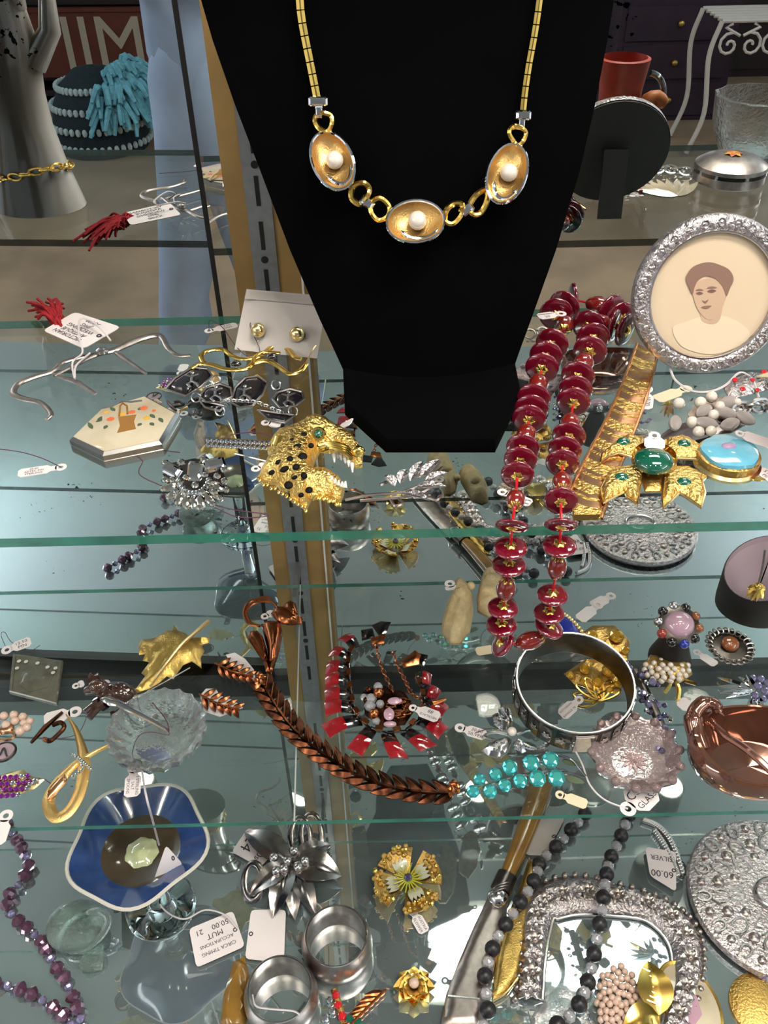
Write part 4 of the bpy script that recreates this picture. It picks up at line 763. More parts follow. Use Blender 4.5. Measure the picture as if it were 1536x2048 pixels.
# ---- red enamel necklace
T = thing('red_enamel_necklace', 'copper necklace of red and black enamel tongues fanned round a pile of beads', 'necklace', Q(775, 1420))
SEG = [((694, 1270), (710, 1294)), ((668, 1298), (697, 1314)), ((655, 1330), (697, 1338)), ((652, 1358), (698, 1362)), ((651, 1386), (702, 1390)), ((651, 1412), (707, 1416)), ((649, 1456), (719, 1440)), ((718, 1507), (742, 1458)), ((788, 1518), (775, 1468)), ((850, 1502), (812, 1462)), ((890, 1460), (838, 1440)), ((892, 1420), (848, 1404)), ((878, 1388), (844, 1380)), ((862, 1356), (832, 1356))]
for i, (o_, n_) in enumerate(SEG):
    a, b = Q(*n_, .003), Q(*o_, .003); ax = b - a; L = ax.length; ex = ax.normalized(); ey = UP.cross(ex); W = .0124 if i not in (0, 1) else .0105; cv = (.0035 if i not in (7, 8, 9) else -.004) * (1 if o_[0] < 780 else -1)
    f = lambda t, s: a + ex * (L * t) + ey * (s * W / 2 * (.85 + .3 * t) + cv * t * t) + UP * (.0035 * sin(pi * t * .9) - .001 * t + .0012 * (1 - s * s)) + ex * (.12 * L * t * s * (1 if o_[0] > 700 else -1) * .6)
    sg = part('tongue', M().grid([[f(t, s) for s in (-1, -.5, 0, .5, 1)] for t in (.42, .55, .7, .85, 1)], thick=(0, 0, .0012)), 'red_enamel', T, 60)
    part('black_end', M().grid([[f(t, s) for s in (-1, -.5, 0, .5, 1)] for t in (-.05, .1, .25, .42)], thick=(0, 0, .0012)), 'black_enamel', sg, 60)
    if i < 13:
        nx = SEG[i + 1][1]; c = (a + Q(*nx, .003)) / 2 + UP * .0045; st = part('staple', M().box(c, .0062, .0038, .0022, frame(UP, Q(*nx) - a)), 'copper', T); part('hinge', M().tube([a + UP * .002, Q(*nx, .005)], .0012, 6), 'black_enamel', st)
for out, mt in (([(744, 1252), (762, 1244), (782, 1246), (772, 1268), (758, 1272)], 'black_enamel'), ([(722, 1262), (745, 1258), (750, 1275), (724, 1282)], 'black_enamel'), ([(742, 1278), (772, 1268), (768, 1288), (745, 1292)], 'copper'), ([(800, 1326), (830, 1302), (842, 1312), (838, 1330), (808, 1336)], 'copper'), ([(836, 1308), (856, 1312), (848, 1334), (838, 1330)], 'black_enamel')): part('end_plate', relief(M(), out, ZB + .003, .001, 8, .0012, step=8), mt, T)
for path in ([(752, 1290), (758, 1315), (766, 1340), (776, 1362), (786, 1385)], [(786, 1304), (795, 1330), (806, 1352), (815, 1370), (826, 1390), (850, 1400)]):
    P = spline([Q(x, y, .004) for x, y in path], 3)
    for i, (a, b) in enumerate(zip(P, P[1:])): part('chain_link', M().tube(loop((a + b) / 2, .0028, 9, (b - a).normalized(), UP if i % 2 else UP.cross((b - a).normalized()), .0016), .0005, 5, True), 'copper', T)
part('drop_bead', M().tube([Q(866, 1408, .006), Q(892, 1398, .008)], [.0036, .0008], 10), 'copper', T)
T = thing('beaded_pink_brooch', 'brooch of pink stones, copper balls and clear crystals inside the red enamel necklace', 'brooch', Q(775, 1420))
for x, y, r, h in ((738, 1380, 9, .006), (757, 1386, 11, .010), (748, 1428, 11, .009), (733, 1400, 7, .006)): c = Q(x, y, h); stone('ball', 'copper' if x > 739 else 'copper_dark', c, r * pxm(c), T, 'copper_ball')
for x, y, r, h in ((756, 1374, 10, .006), (742, 1398, 12, .006), (728, 1395, 8, .005), (740, 1412, 12, .006), (760, 1408, 9, .006), (752, 1442, 9, .005)): c = Q(x, y, h); stone('facet', 'crystal_bead', c, r * pxm(c), T, 'crystal_bead')
for x, y, a, b, h in ((790, 1402, 15, 9, .008), (778, 1428, 11, 15, .011), (780, 1448, 13, 7, .006)): c = Q(x, y, h); k = pxm(c); stone('cab', 'pink_cab', c, (a * k, b * k, 5 * k), T, 'pink_stone', UP)
for i in range(9): a = i * .7; c = Q(800 + 18 * cos(a), 1415 + 14 * sin(a), .008); part('filigree_scroll', M().tube(loop(c, .0042, 12, (1, 0, .2), (0, 1, .2 * (-1) ** i), .0028, .4, 5.6), .0007, 5), 'copper', T)
part('base_plate', relief(M(), [(725, 1385), (760, 1370), (810, 1385), (830, 1420), (810, 1450), (765, 1455), (730, 1430)], ZB + .0005, .003, 16, step=14), 'copper_dark', T)
tag((826, 1416), (878, 1436), 28, ZB, ['NECKLACE', '88'], 'cream tag marked 88 lying on the red enamel necklace', None, True, (.012, .012), mt='paper', eyer=.3)
# ---- cut-glass salt dish and spoon
T = thing('glass_salt_dish', 'clear fluted cut-glass salt dish resting under a silver spoon', 'salt dish', Q(322, 1480)); c = Q(322, 1487)
part('bowl', M().lathe([(.020, .0005), (.028, .002), (.036, .012), (.0385, .021), (.0375, .0225), (.0345, .021), (.030, .012), (.020, .006), (.0001, .005)], c, 60, wob=lambda a, i: 1 + (.035 * cos(20 * a) if 0 < i < 5 else .012 * cos(20 * a))), 'cut_glass', T)
T = thing('salt_spoon', 'slender silver salt spoon lying across the clear salt dish', 'spoon', Q(270, 1430)); zt = .0225
part('bowl', relief(M(), [(200, 1400), (204, 1392), (216, 1390), (236, 1398), (252, 1408), (240, 1414), (218, 1412)], ZB + .021, .0022, 9, .0006, step=5), 'silver', T); part('handle', M().tube([Q(236, 1408, .023), Q(300, 1440, .026), Q(338, 1462, .024)], [.0026, .0017, .0011], 8), 'silver', T)
wire([(338, 1462, .025), (332, 1440, .026), (305, 1405, .026)], ZB, .0004, 'thread', T)
tag((268, 1536), (264, 1594), 32, ZB, ['3 STERLING', 'SALT', 'SPOONS'], 'white sterling salt spoons tag in front of the clear salt dish', [(268, 1536, .002), (264, 1510, .006), (275, 1475, .02), (300, 1464, .025), (338, 1470, .025), (330, 1455, .026)], False, (.001, .001))
# ---- gold ribbon brooch with rhinestone band
T = thing('ribbon_knot_brooch', 'folded gold ribbon brooch with a band of tiny rhinestones', 'brooch', Q(150, 1550))
def rib(path, w, mt, lift):
    P = spline([Q(x, y, lift + (p[0] if p else 0)) for x, y, *p in path], 5); k = len(P); rows = []
    for i, p in enumerate(P):
        t = (P[min(k - 1, i + 1)] - P[max(0, i - 1)]).normalized(); sd = UP.cross(t).normalized(); ww = w * min(1, .12 + 4 * i / k, .12 + 4 * (k - 1 - i) / k) if True else w
        rows.append([p + sd * (s * ww) + UP * (.0016 * (1 - s * s)) for s in (-1, -.5, 0, .5, 1)])
    part('ribbon', M().grid(rows, thick=(0, 0, .001)), mt, T, 60)
rib([(133, 1430), (150, 1456), (162, 1490), (168, 1525), (165, 1560), (155, 1595), (135, 1625), (112, 1634), (98, 1615), (100, 1590), (120, 1560), (148, 1530), (185, 1506), (240, 1482)], .0046, 'gold_satin', .004)
rib([(96, 1600, .001), (108, 1578, .003), (122, 1562, .004), (130, 1550, .004)], .004, 'rose_gold', .005)
for i in range(11): t = i / 10; stones(T, [(146 + 22 * sin(t * 3) - 8 * t + (4 if t > .5 else 0), 1510 + 44 * t, 3.6, .010)], 'crystal_warm', ZB, 'rhinestone')
for i in range(8): stones(T, [(158 + i * 3.6, 1516 + i * 3.4, 3.6, .011)], 'crystal_warm', ZB, 'rhinestone')
# ---- pearl cluster earring, purple brooch, oval clip
T = thing('pearl_bead_earring', 'cluster earring of pinkish pearls at the edge of the photo beside the cufflink', 'earring', Q(30, 1460))
for x, y, r in ((8, 1432, 9), (28, 1430, 9), (46, 1434, 9), (60, 1442, 8), (54, 1455, 9), (40, 1462, 10), (30, 1442, 9), (12, 1450, 9), (48, 1446, 8), (-8, 1445, 9)): c = Q(x, y, .006); stone('ball', 'pearl_pink', c, r * pxm(c), T, 'pearl')
part('clip', M().tube(loop(Q(12, 1472, .003), .007, 16, (1, 0, 0), (0, 1, 0), .004), .0013, 6, True), 'rose_gold', T); part('gold_core', M().ball(Q(14, 1458, .004), (.006, .005, .003)), 'rose_gold', T)
T = thing('oval_clip', 'small oval locket with a dark rim at the edge of the photo', 'locket', Q(10, 1505)); part('face', M().lathe([(.009, .0005), (.009, .003), (.0001, .0035)], Q(8, 1504), 24), 'lilac_lining', T); part('rim', M().tube(loop(Q(8, 1504, .003), .009, 24), .0009, 6, True), 'silver_dark', T); part('initial', M().tube(spline([Q(0, 1510, .005), Q(8, 1496, .005), Q(14, 1512, .005)], 4), .0008, 5), 'ink', T)
T = thing('purple_stone_brooch', 'curved brooch packed with purple and magenta rhinestones, gold pointed tip', 'brooch', Q(30, 1575))
part('setting', relief(M(), [(-20, 1560), (20, 1545), (48, 1540), (60, 1552), (90, 1560), (70, 1578), (30, 1592), (-20, 1600)], ZB, .002, 14, step=9), 'gold_pale', T); random.seed(8)
for i in range(26):
    x, y = -14 + (i % 7) * 11.5 + (i // 7 % 2) * 5, 1552 + (i // 7) * 12 + (6 - i % 7) * .8
    if x < 64: stones(T, [(x, y, 5.4)], 'amethyst' if i % 5 else 'crystal', ZB)
stones(T, [(70, 1562, 6), (60, 1568, 5)], 'crystal_warm', ZB); tag((12, 1632), (-8, 1690), 34, ZB, None, 'blank white tag hanging over the shelf front below the purple brooch', None, False, (.003, .003))
wire([(88, 1558, .003), (110, 1570, .003), (128, 1556, .003)], ZB, .0003, 'thread', T)
# ---- carved ivory figures
T = thing('carved_figure', 'pale carved robed figure lying on the shelf, nearest the red enamel necklace', 'figurine', Q(915, 1230), 'carved figures')
part('body', relief(M(), [(908, 1168), (920, 1165), (935, 1175), (946, 1199), (946, 1232), (940, 1266), (920, 1290), (902, 1290), (884, 1268), (884, 1248), (893, 1212), (904, 1190)], ZB, .013, 24, .003, step=6, fn=lambda x, y: .0012 * sin((x - 915) * .35 + (y - 1230) * .12)), 'carved_ivory', T, 70)
part('head', M().ball(Q(921, 1188, .014), (.0065, .007, .0065)), 'carved_ivory', T); part('bundle', M().ball(Q(942, 1172, .012), (.004, .0045, .004)), 'carved_ivory', T)
T = thing('carved_figure', 'second pale carved figure, half hidden behind the red bead strand', 'figurine', Q(978, 1190), 'carved figures')
part('body', relief(M(), [(966, 1150), (984, 1140), (1000, 1146), (1010, 1180), (1002, 1215), (980, 1239), (955, 1225), (953, 1200), (958, 1177)], ZB, .012, 22, .003, step=6, fn=lambda x, y: .0014 * sin(y * .3)), 'carved_ivory', T, 70); part('head', M().ball(Q(982, 1158, .013), (.006, .0065, .006)), 'carved_ivory', T)
tag((900, 1168), (905, 1180), 26, ZB, None, 'white tag end behind the carved figure', None, False, (.012, .012)); tag((1000, 1296), (952, 1304), 22, ZB, None, 'cream tag at the foot of the red bead loop', None, False, mt='paper_cream', eyer=.3)
# ---- bangle
T = thing('bangle', 'wide oxidised silver bangle with black patterned outer band', 'bangle', Q(1145, 1410)); ax = V((0, -.13, .99)).normalized(); ex = V((1, 0, 0)); ey = ax.cross(ex); R3 = Matrix((ex, ey, ax)).transposed(); c = Q(1146, 1380, .020)
part('band', M().lathe([(.0455, -.013), (.0475, -.012), (.0475, .012), (.0468, .0135), (.0455, .0135), (.0450, .012), (.0450, -.012), (.0455, -.013)], c, 64, R3), 'silver_dark', T); part('bright_edge', M().tube(loop(c + ax * .0132, .0464, 56, ex, ey), .0010, 6, True), 'silver', T)
for j in range(26):
    a = 2 * pi * j / 26; d = ex * cos(a) + ey * sin(a); p = c + d * .0477; R = Matrix((-ex * sin(a) + ey * cos(a), ax, d)).transposed()
    part('dark_panel', M().box(p, .0085, .021, .0008, R), 'black_enamel', T)
    m = M(); pc = p + d * .0008
    for q in range(6): t = q * pi / 3; m.leaf(pc, pc + R @ V((cos(t) * .0042, sin(t) * .0042, 0)), .0026, d, .0004, n=3, m=2, thick=.0003)
    part('silver_flower', m, 'silver', T)
part('clasp', M().box(c - ey * .0478 , .014, .022, .003, Matrix((ex, ax, -ey)).transposed()), 'silver_dull', T)
tag((1158, 1400), (1122, 1432), 28, ZB, ['VICTORIAN', 'BANGLE 78'], 'white tag inside the oxidised silver bangle', None, True, (.012, .004), eyer=.32)
# ---- topaz brooches, blue enamel
for lb, cx, cy, sc in (('gold brooch with round yellow topaz stones behind the bangle', 1205, 1282, 1), ('gold brooch of yellow stones seen through the bangle', 1190, 1350, .9)):
    T = thing('topaz_brooch', lb, 'brooch', Q(cx, cy), 'topaz brooches')
    part('setting', relief(M(), [(cx - 62, cy - 2), (cx - 20, cy - 30), (cx + 25, cy - 30), (cx + 55, cy), (cx + 50, cy + 40), (cx, cy + 30), (cx - 40, cy + 20)], ZB, .004, 14, step=9, fn=lambda x, y: .0013 * sin(x * .5) * sin(y * .5)), 'gold_old', T)
    stones(T, [(cx + 28, cy - 10, 15, .008), (cx - 20, cy - 12, 11, .007), (cx - 50, cy, 8, .006), (cx + 5, cy + 14, 12, .008), (cx + 46, cy + 18, 9, .007), (cx - 24, cy + 14, 8, .007), (cx + 30, cy + 30, 8, .007)], 'topaz', ZB)
T = thing('gold_leaf_spray', 'twisted gold wire leaf pin lying inside the bangle', 'pin', Q(1190, 1395))
for i in range(7): a = radians(150 + i * 32); part('wire_leaf', M().tube(loop(Q(1195 + 22 * cos(a), 1395 + 18 * sin(a), .006), .011, 14, (cos(a), -sin(a), .2), (sin(a), cos(a), 0), .004), .0011, 6, True), 'gold', T)
T = thing('blue_enamel_brooch', 'royal blue enamel brooch with a beaded gold rim under the red beads', 'brooch', Q(1130, 1255)); part('enamel', relief(M(), [(1085, 1270), (1095, 1235), (1120, 1226), (1148, 1238), (1162, 1268), (1140, 1285), (1105, 1285)], ZB + .001, .003, 18, .001, step=9), 'blue_cab', T)
for i in range(14): t = i / 13; c = Q(1104 + 64 * t, 1222 + 48 * t * t, .004); stone('ball', 'gold_pale', c, .0021, T, 'gold_bead')
tag((1222, 1192), (1185, 1212), 24, ZB, None, 'white tag overlapping another tag behind the bangle', None, False, (.004, .005)); tag((1196, 1210), (1158, 1240), 26, ZB, None, 'white tag on the blue enamel brooch behind the bangle', None, False, (.006, .004))
# ---- aurora stone cluster and pearl dome
T = thing('aurora_cluster', 'trailing cluster of iridescent violet stones between bangle and lustre dish', 'brooch', Q(1310, 1450)); random.seed(4)
for i in range(46):
    t = i / 45; x = 1268 + 85 * t ** .8 + random.uniform(-26, 26) * (1 - .3 * t); y = 1335 + 205 * t + random.uniform(-10, 10); c = Q(x, y, random.uniform(.003, .011)); stone('gem', ('ab_gem', 'ab_gem', 'lav_gem', 'crystal')[i % 4], c, random.uniform(5, 9) * pxm(c), T, 'stone', (random.uniform(-.5, .5), -.5 + random.uniform(-.4, .4), 1))
part('setting', M().tube(spline([Q(1270, 1340, .003), Q(1300, 1400, .003), Q(1330, 1470, .003), Q(1355, 1540, .003)], 6), .004, 8, flat=.5), 'silver_dark', T)
T = thing('pearl_dome_earring', 'gold clip earring domed with tiny cream pearls', 'earring', Q(1330, 1350))
part('dome', relief(M(), [(1284, 1335), (1300, 1312), (1340, 1308), (1372, 1322), (1384, 1350), (1360, 1366), (1310, 1362)], ZB + .004, .007, 26, .002, step=10), 'gold_old', T)
for r, n in ((0, 1), (16, 6), (32, 12), (44, 15)):
    for i in range(n): a = 2 * pi * (i + .3 * (r > 20)) / n; c = Q(1333 + r * cos(a), 1338 + r * .56 * sin(a), .014 - .006 * (r / 44) ** 2); stone('ball', 'pearl', c, 6.2 * pxm(c), T, 'pearl')
for p in ([(1338, 1355), (1340, 1370), (1330, 1384)], [(1350, 1360), (1358, 1380), (1356, 1400)], [(1370, 1362), (1385, 1366), (1392, 1368)]): wire([(x, y, .006) for x, y in p], ZB, .0018, 'gold_bright', T, 'clip_prong')
tag((1356, 1398), (1380, 1418), 30, ZB, None, 'pinkish white tag below the pearl dome earring', None, False, (.004, .003), eyer=.2, neck=.1)
# ---- pink cabochon ring on a dark cone
T = thing('ring_cone', 'dark grey cone stand holding a large pink-stone ring', 'ring stand', Q(1335, 1318)); c = Q(1338, 1318)
part('cone', M().lathe([(.018, .0005), (.018, .004), (.012, .022), (.0085, .034), (.006, .038)], c, 24, cap=True), 'dark_box', T)
T = thing('pink_ring', 'cocktail ring with a big pink cabochon ringed by red, blue and brown stones', 'ring', c + V((0, 0, .036))); top = c + V((0, 0, .042)); nn = V((0, -.45, .9)).normalized(); R3 = frame(nn)
part('mount', M().lathe([(.012, -.004), (.0165, -.001), (.017, .002), (.012, .004)], top, 28, R3, cap=True), 'silver_dark', T); stone('cab', 'pink_cab', top + nn * .003, (.0125, .0115, .0085), T, 'large_cabochon', nn)
for i, mt in enumerate(('red_cab', 'black_stone', 'blue_cab', 'black_stone', 'amber_cab', 'amber_cab', 'black_stone', 'silver', 'black_stone', 'silver')): a = radians(205 + i * 36); d = R3 @ V((cos(a), sin(a), 0)); stone('cab', mt, top + d * .0165 + nn * .001, .0042, T, 'side_stone', nn + d * .5)
# ---- filigree brooch
T = thing('filigree_brooch', 'oval tarnished filigree brooch with a brown cabochon beside the black cup', 'brooch', Q(1458, 1295))
part('plate', M().lathe([(.019, .0005), (.019, .0015), (.008, .003)], Q(1460, 1294), 28, cap=True), 'silver_dark', T); stone('cab', 'amber_cab', Q(1461, 1287, .006), (.0078, .0072, .0045), T, 'brown_cabochon', (.1, -.3, 1))
for j in range(22): a = 2 * pi * j / 22; c = Q(1460, 1292, .004) + V((.0175 * cos(a), .0185 * sin(a), 0)); part('filigree_scroll', M().tube(loop(c, .0032, 9, (cos(a), sin(a), .2), (-sin(a), cos(a), 0), .0024), .0007, 5, True), 'silver_dull', T)
tag((1394, 1305), (1432, 1330), 20, ZB, None, 'white tag tied to the brown-stone filigree brooch', None, False, (.002, .004))
# ---- black cup with gold earring
T = thing('velvet_cup', 'black rounded display cup with lilac lining cut open on a slant', 'display cup', Q(1510, 1215)); c = Q(1504, 1216); n = 36; out = []; inn = []
hgt = lambda a: .050 - .012 * cos(a) * -1 + .010 * sin(a)
rows = [[c + V((.0345 * k * cos(2 * pi * j / n), .030 * k * sin(2 * pi * j / n), z_(2 * pi * j / n))) for j in range(n)] for k, z_ in ((.85, lambda a: .0005), (.98, lambda a: .004), (1, lambda a: .012), (1, lambda a: hgt(a) - .002), (.985, hgt), (.96, hgt))]
m = M().grid(rows, True); m.f.append(tuple(range(n))[::-1]); part('shell', m, 'dark_box', T); rows = [[c + V((.0345 * .96 * cos(2 * pi * j / n) * q, .030 * .96 * sin(2 * pi * j / n) * q, hgt(2 * pi * j / n) * 1 - d)) for j in range(n)] for q, d in ((1, 0), (.97, .006), (.02, .008))]
part('lining', M().grid(rows, True), 'lilac_lining', T)
T = thing('gold_bee_earring', 'gold petal earring clipped to the front of the black cup', 'earring', Y(1515, 1190, .44)); pc = Y(1516, 1172, c.y - .035)
for dx, dy, l in ((-24, 22, 1), (-14, 30, 1), (-4, 32, 1), (10, 26, 1), (-22, 6, .8), (16, 8, .8)): b = Y(1516 + dx, 1172 + dy, c.y - .035); part('petal', M().leaf(pc, b, .0055, (EYE - pc), .001, -.2), 'gold', T)
part('stud', M().ball(pc, .0032), 'gold', T); part('hook', M().tube(spline([pc, Y(1524, 1140, c.y - .034), Y(1530, 1100, c.y - .03)], 5), .0009, 6), 'silver_dull', T)
# ---- lavender crystal spray
T = thing('lavender_spray_brooch', 'silver spray brooch with lavender crystals above the lustre dish', 'brooch', Q(1500, 1390))
for (x, y) in ((1434, 1355), (1438, 1372), (1440, 1386), (1452, 1396), (1475, 1352), (1492, 1348)): part('crystal_ray', M().leaf(Q(1510, 1384, .006), Q(x, y, .006), .005, UP, .001, .3), 'crystal', T)
for (x, y) in ((1490, 1430), (1508, 1432), (1524, 1425)): part('crystal_ray', M().leaf(Q(1512, 1392, .006), Q(x, y, .004), .006, UP, .001, .3), 'crystal', T)
stones(T, [(1505, 1356, 8), (1522, 1358, 8), (1535, 1366, 8), (1516, 1372, 9, .008), (1530, 1382, 9, .008), (1510, 1390, 8, .008), (1526, 1398, 8, .006), (1540, 1394, 8)], 'lav_gem', ZB)
# ---- lustre dish
T = thing('lustre_swan_dish', 'iridescent copper-coloured glass swan dish with a curled neck', 'dish', Q(1490, 1540)); c = Q(1492, 1545)
rows = []
for q, h in ((.45, .0006), (.75, .004), (1, .018), (1.06, .032), (1.0, .04), (.95, .040), (.92, .03), (.6, .010), (.02, .008)): rows.append([c + V((.054 * q * cos(t) * (1 + .12 * cos(t)), .036 * q * sin(t), h + .004 * cos(2 * t) * (h > .02))) for t in [2 * pi * j / 36 for j in range(36)]])
part('bowl', M().grid(rows, True), 'lustre', T)
part('neck', M().tube(spline([Q(1405, 1500, .03), Q(1392, 1462, .036), Q(1388, 1430, .042), Q(1405, 1408, .046), Q(1428, 1408, .046), Q(1436, 1424, .042)], 6), [.0075] * 12 + [.006] * 8 + [.005] * 8 + [.004] * 3, 12), 'lustre', T); part('wing_rim', M().tube(spline([Q(1415, 1440, .042), Q(1450, 1470, .045), Q(1495, 1500, .045), Q(1545, 1545, .042)], 6), .0028, 8), 'lustre', T)
part('beak', M().tube([Q(1436, 1424, .042), Q(1448, 1432, .040)], [.003, .0008], 8), 'lustre', T)
# ---- pink salt dish and tag
T = thing('pink_salt_dish', 'pale pink pressed-glass salt dish with a starburst base', 'salt dish', Q(1262, 1525)); c = Q(1264, 1530)
part('bowl', M().lathe([(.016, .0006), (.024, .002), (.031, .009), (.0345, .017), (.0335, .0185), (.030, .016), (.024, .008), (.015, .0045), (.0001, .004)], c, 56, wob=lambda a, i: 1 + (.05 * cos(14 * a) if 1 < i < 6 else 0)), 'pink_glass', T)
for j in range(12): a = j * pi / 6; part('star_ray', M().leaf(c + V((0, 0, .006)), c + V((.012 * cos(a), .012 * sin(a), .0068)), .0035, UP, .0008, thick=.001, n=3, m=2), 'pink_glass', T)
for j in range(14): a = 2 * pi * j / 14; part('rim_bead', M().ball(c + V((.0335 * cos(a), .0335 * sin(a), .018)), .0036, 10, 6), 'pink_glass', T)
tag((1256, 1618), (1300, 1574), 62, ZB, ['CUT', 'GLASS'], 'large white tag at the shelf front below the pink salt dish', [(1256, 1618, .002), (1210, 1600, .002), (1180, 1570, .003), (1165, 1530, .004), (1150, 1500, .004)], False, (.002, .002), thr_mt='cord', thr_r=.0008, eyer=.26, neck=.2)
# ---- rhinestone bow brooch with pearl
T = thing('rhinestone_bow_brooch', 'silver rhinestone bow brooch with a single pearl at its centre', 'brooch', Q(1025, 1470))
for out in ([(1000, 1418), (1010, 1412), (1020, 1420), (1026, 1450), (1020, 1460), (1008, 1448)], [(985, 1432), (996, 1424), (1006, 1440), (1015, 1462), (1004, 1464), (988, 1450)], [(964, 1502), (975, 1490), (995, 1480), (1015, 1475), (1024, 1482), (1016, 1506), (1000, 1518), (975, 1512)], [(1028, 1478), (1044, 1488), (1052, 1504), (1044, 1508), (1026, 1492)]):
    p = part('pave_loop', relief(M(), out, ZB + .001, .004, 9, .001, step=6), 'silver', T); cx = sum(q[0] for q in out) / len(out); cy = sum(q[1] for q in out) / len(out)
    for i in range(7): a = i * .9; stones(p, [(cx + (3 + i * 1.6) * cos(a), cy + (3 + i * 1.4) * sin(a), 3.4, .006)], 'crystal', ZB, 'rhinestone')
part('open_loop', M().tube(spline([Q(1034, 1470, .005), Q(1058, 1460, .006), Q(1086, 1468, .006), Q(1096, 1486, .005), Q(1086, 1498, .005), Q(1060, 1494, .005), Q(1036, 1480, .005)], 5), .0013, 6), 'silver', T); part('open_loop', M().tube(spline([Q(1018, 1470, .005), Q(990, 1464, .006), Q(968, 1472, .005), Q(990, 1480, .005)], 5), .0012, 6), 'silver', T)
for i in range(10): t = i / 9; stones(T, [(1046 + 46 * t, 1492 + 10 * sin(t * 3.1) - 8 * t, 3.2, .0055)], 'crystal', ZB, 'rhinestone')
c = Q(1024, 1463, .010); stone('ball', 'pearl', c, 9.5 * pxm(c), T, 'pearl')
tag((920, 1456), (972, 1472), 26, ZB, ['30.00', 'SILVER'], 'white tag priced 30.00 beside the rhinestone bow brooch', [(950, 1466, .003), (975, 1458, .003), (1000, 1456, .004)], False)
# ---- turquoise crystal spray
T = thing('turquoise_spray_brooch', 'curved silver spray brooch set with turquoise crystals at the shelf front', 'brooch', Q(1040, 1560))
for x, y, r in ((946, 1583, 14), (959, 1559, 13), (980, 1583, 15), (991, 1549, 14), (1009, 1571, 14), (1019, 1535, 17), (1040, 1562, 15), (1062, 1526, 18), (1075, 1557, 18), (1101, 1520, 18), (1113, 1556, 18)): c = Q(x, y, .005); stone('gem', 'turq_gem', c, r * pxm(c), T, 'turquoise_stone', (0, -.3, 1)); part('prong_cup', M().lathe([(.0035, -.003), (r * pxm(c) * .96, .0006)], c, 10), 'silver', T)
for p in ([(966, 1574), (1000, 1562), (1030, 1553), (1067, 1546), (1105, 1543), (1140, 1546), (1170, 1555)], [(1120, 1510), (1145, 1520), (1160, 1538), (1172, 1553)], [(1018, 1512), (1060, 1512), (1090, 1508), (1140, 1518)]): wire([(x, y, .005) for x, y in p], ZB, .0008, 'silver', T, 'stem')
for x, y in ((1146, 1524), (1154, 1560)): part('enamel_leaf', M().leaf(Q(x - 22, y - 4, .003), Q(x + 16, y + 6, .003), .006, UP, .0006), 'leaf_paint', T)
tag((1120, 1590), (1174, 1610), 24, ZB, None, 'cream tag at the shelf front below the turquoise spray', mt='paper_cream', eyer=.4)
# ================================================================== CABINET FLOOR
def G(x, y, h=0): return Z(x, y, ZC + h)
def gst(T, lst, mt, name='stone', shape='gem', lift=.004):
    for q in lst: c = G(q[0], q[1], q[3] if len(q) > 3 else lift); stone(shape, mt, c, q[2] * pxm(c), T, name, (0, -.3, 1))
# ---- purple crystal necklace
T = thing('purple_bead_necklace', 'necklace of faceted purple crystal beads trailing down beside the blue dish', 'necklace', G(60, 1850)); random.seed(11)
for path in ([(15, 1650), (40, 1690), (58, 1725), (40, 1765), (12, 1800), (30, 1835), (62, 1862), (88, 1890), (106, 1925), (128, 1955), (142, 1985), (155, 2020), (165, 2055)], [(-10, 1965), (40, 1978), (85, 2000), (125, 2030), (150, 2060)]):
    P = spline([G(x, y, .0072) for x, y in path], 8); acc = 0; pts = [P[0]]
    for a, b in zip(P, P[1:]):
        acc += (b - a).length
        if acc > .0098: pts.append(b); acc = 0
    part('string', M().tube(pts, .0006, 5), 'thread', T)
    for i, p in enumerate(pts):
        t = (pts[min(i + 1, len(pts) - 1)] - pts[max(0, i - 1)]).normalized(); big = i % 3 != 1; stone('bicone', 'purple_crystal' if big else 'lav_gem', p, (.0068, .0068, .0062) if big else (.004, .004, .0036), T, 'faceted_bead', t, (random.random(), random.random(), .3))
# ---- blue dish on a clear glass foot
b0 = G(322, 1812); T = thing('footed_blue_dish', 'wavy-rimmed blue glazed dish with brown centre on a clear glass foot', 'dish', b0)
def zat(P, py):
    lo, hi = P.z, P.z + .2
    for _ in range(40):
        mid = (lo + hi) / 2; d = V((P.x, P.y, mid)) - EYE; y = 1024 - F_PX * d.dot(UPV) / d.dot(_F)
        if y > py: lo = mid
        else: hi = mid
    return lo
hz = zat(b0, 1690) - b0.z; Rb = .0585; wv = lambda a: 1 + .055 * cos(5 * a + .8) + .02 * cos(3 * a)
part('foot', M().lathe([(.030, .0004), (.033, .002), (.030, .005), (.012, .009), (.008, .014), (.008, hz - .018)], b0, 32), 'clear_glass', T)
bowl = [(.012, hz - .018), (.030, hz - .013), (.050, hz - .003), (Rb, hz + .004), (Rb - .002, hz + .006)]
part('bowl', M().lathe(bowl, b0, 60, wob=lambda a, i: wv(a) if i > 1 else 1), 'blue_glaze', T); part('rim', M().tube([b0 + V((cos(a) * (Rb - .0008) * wv(a), sin(a) * (Rb - .0008) * wv(a), hz + .0055)) for a in [2 * pi * j / 60 for j in range(60)]], .0017, 6, True), 'porcelain', T)
part('blue_well', M().lathe([(Rb - .002, hz + .005), (.046, hz - .001), (.034, hz - .008)], b0, 60, wob=lambda a, i: wv(a) if i < 2 else 1), 'blue_glaze', T); part('brown_well', M().lathe([(.036, hz - .0072), (.026, hz - .011), (.014, hz - .0125)], b0, 40), 'brown_glaze', T)
part('centre_blob', M().lathe([(.0145, hz - .0122), (.010, hz - .009), (.004, hz - .0075), (.0001, hz - .007)], b0, 24, wob=lambda a, i: 1 + .06 * cos(7 * a)), 'celadon', T)
rt = b0 + V((.02, -.012, hz + .008))
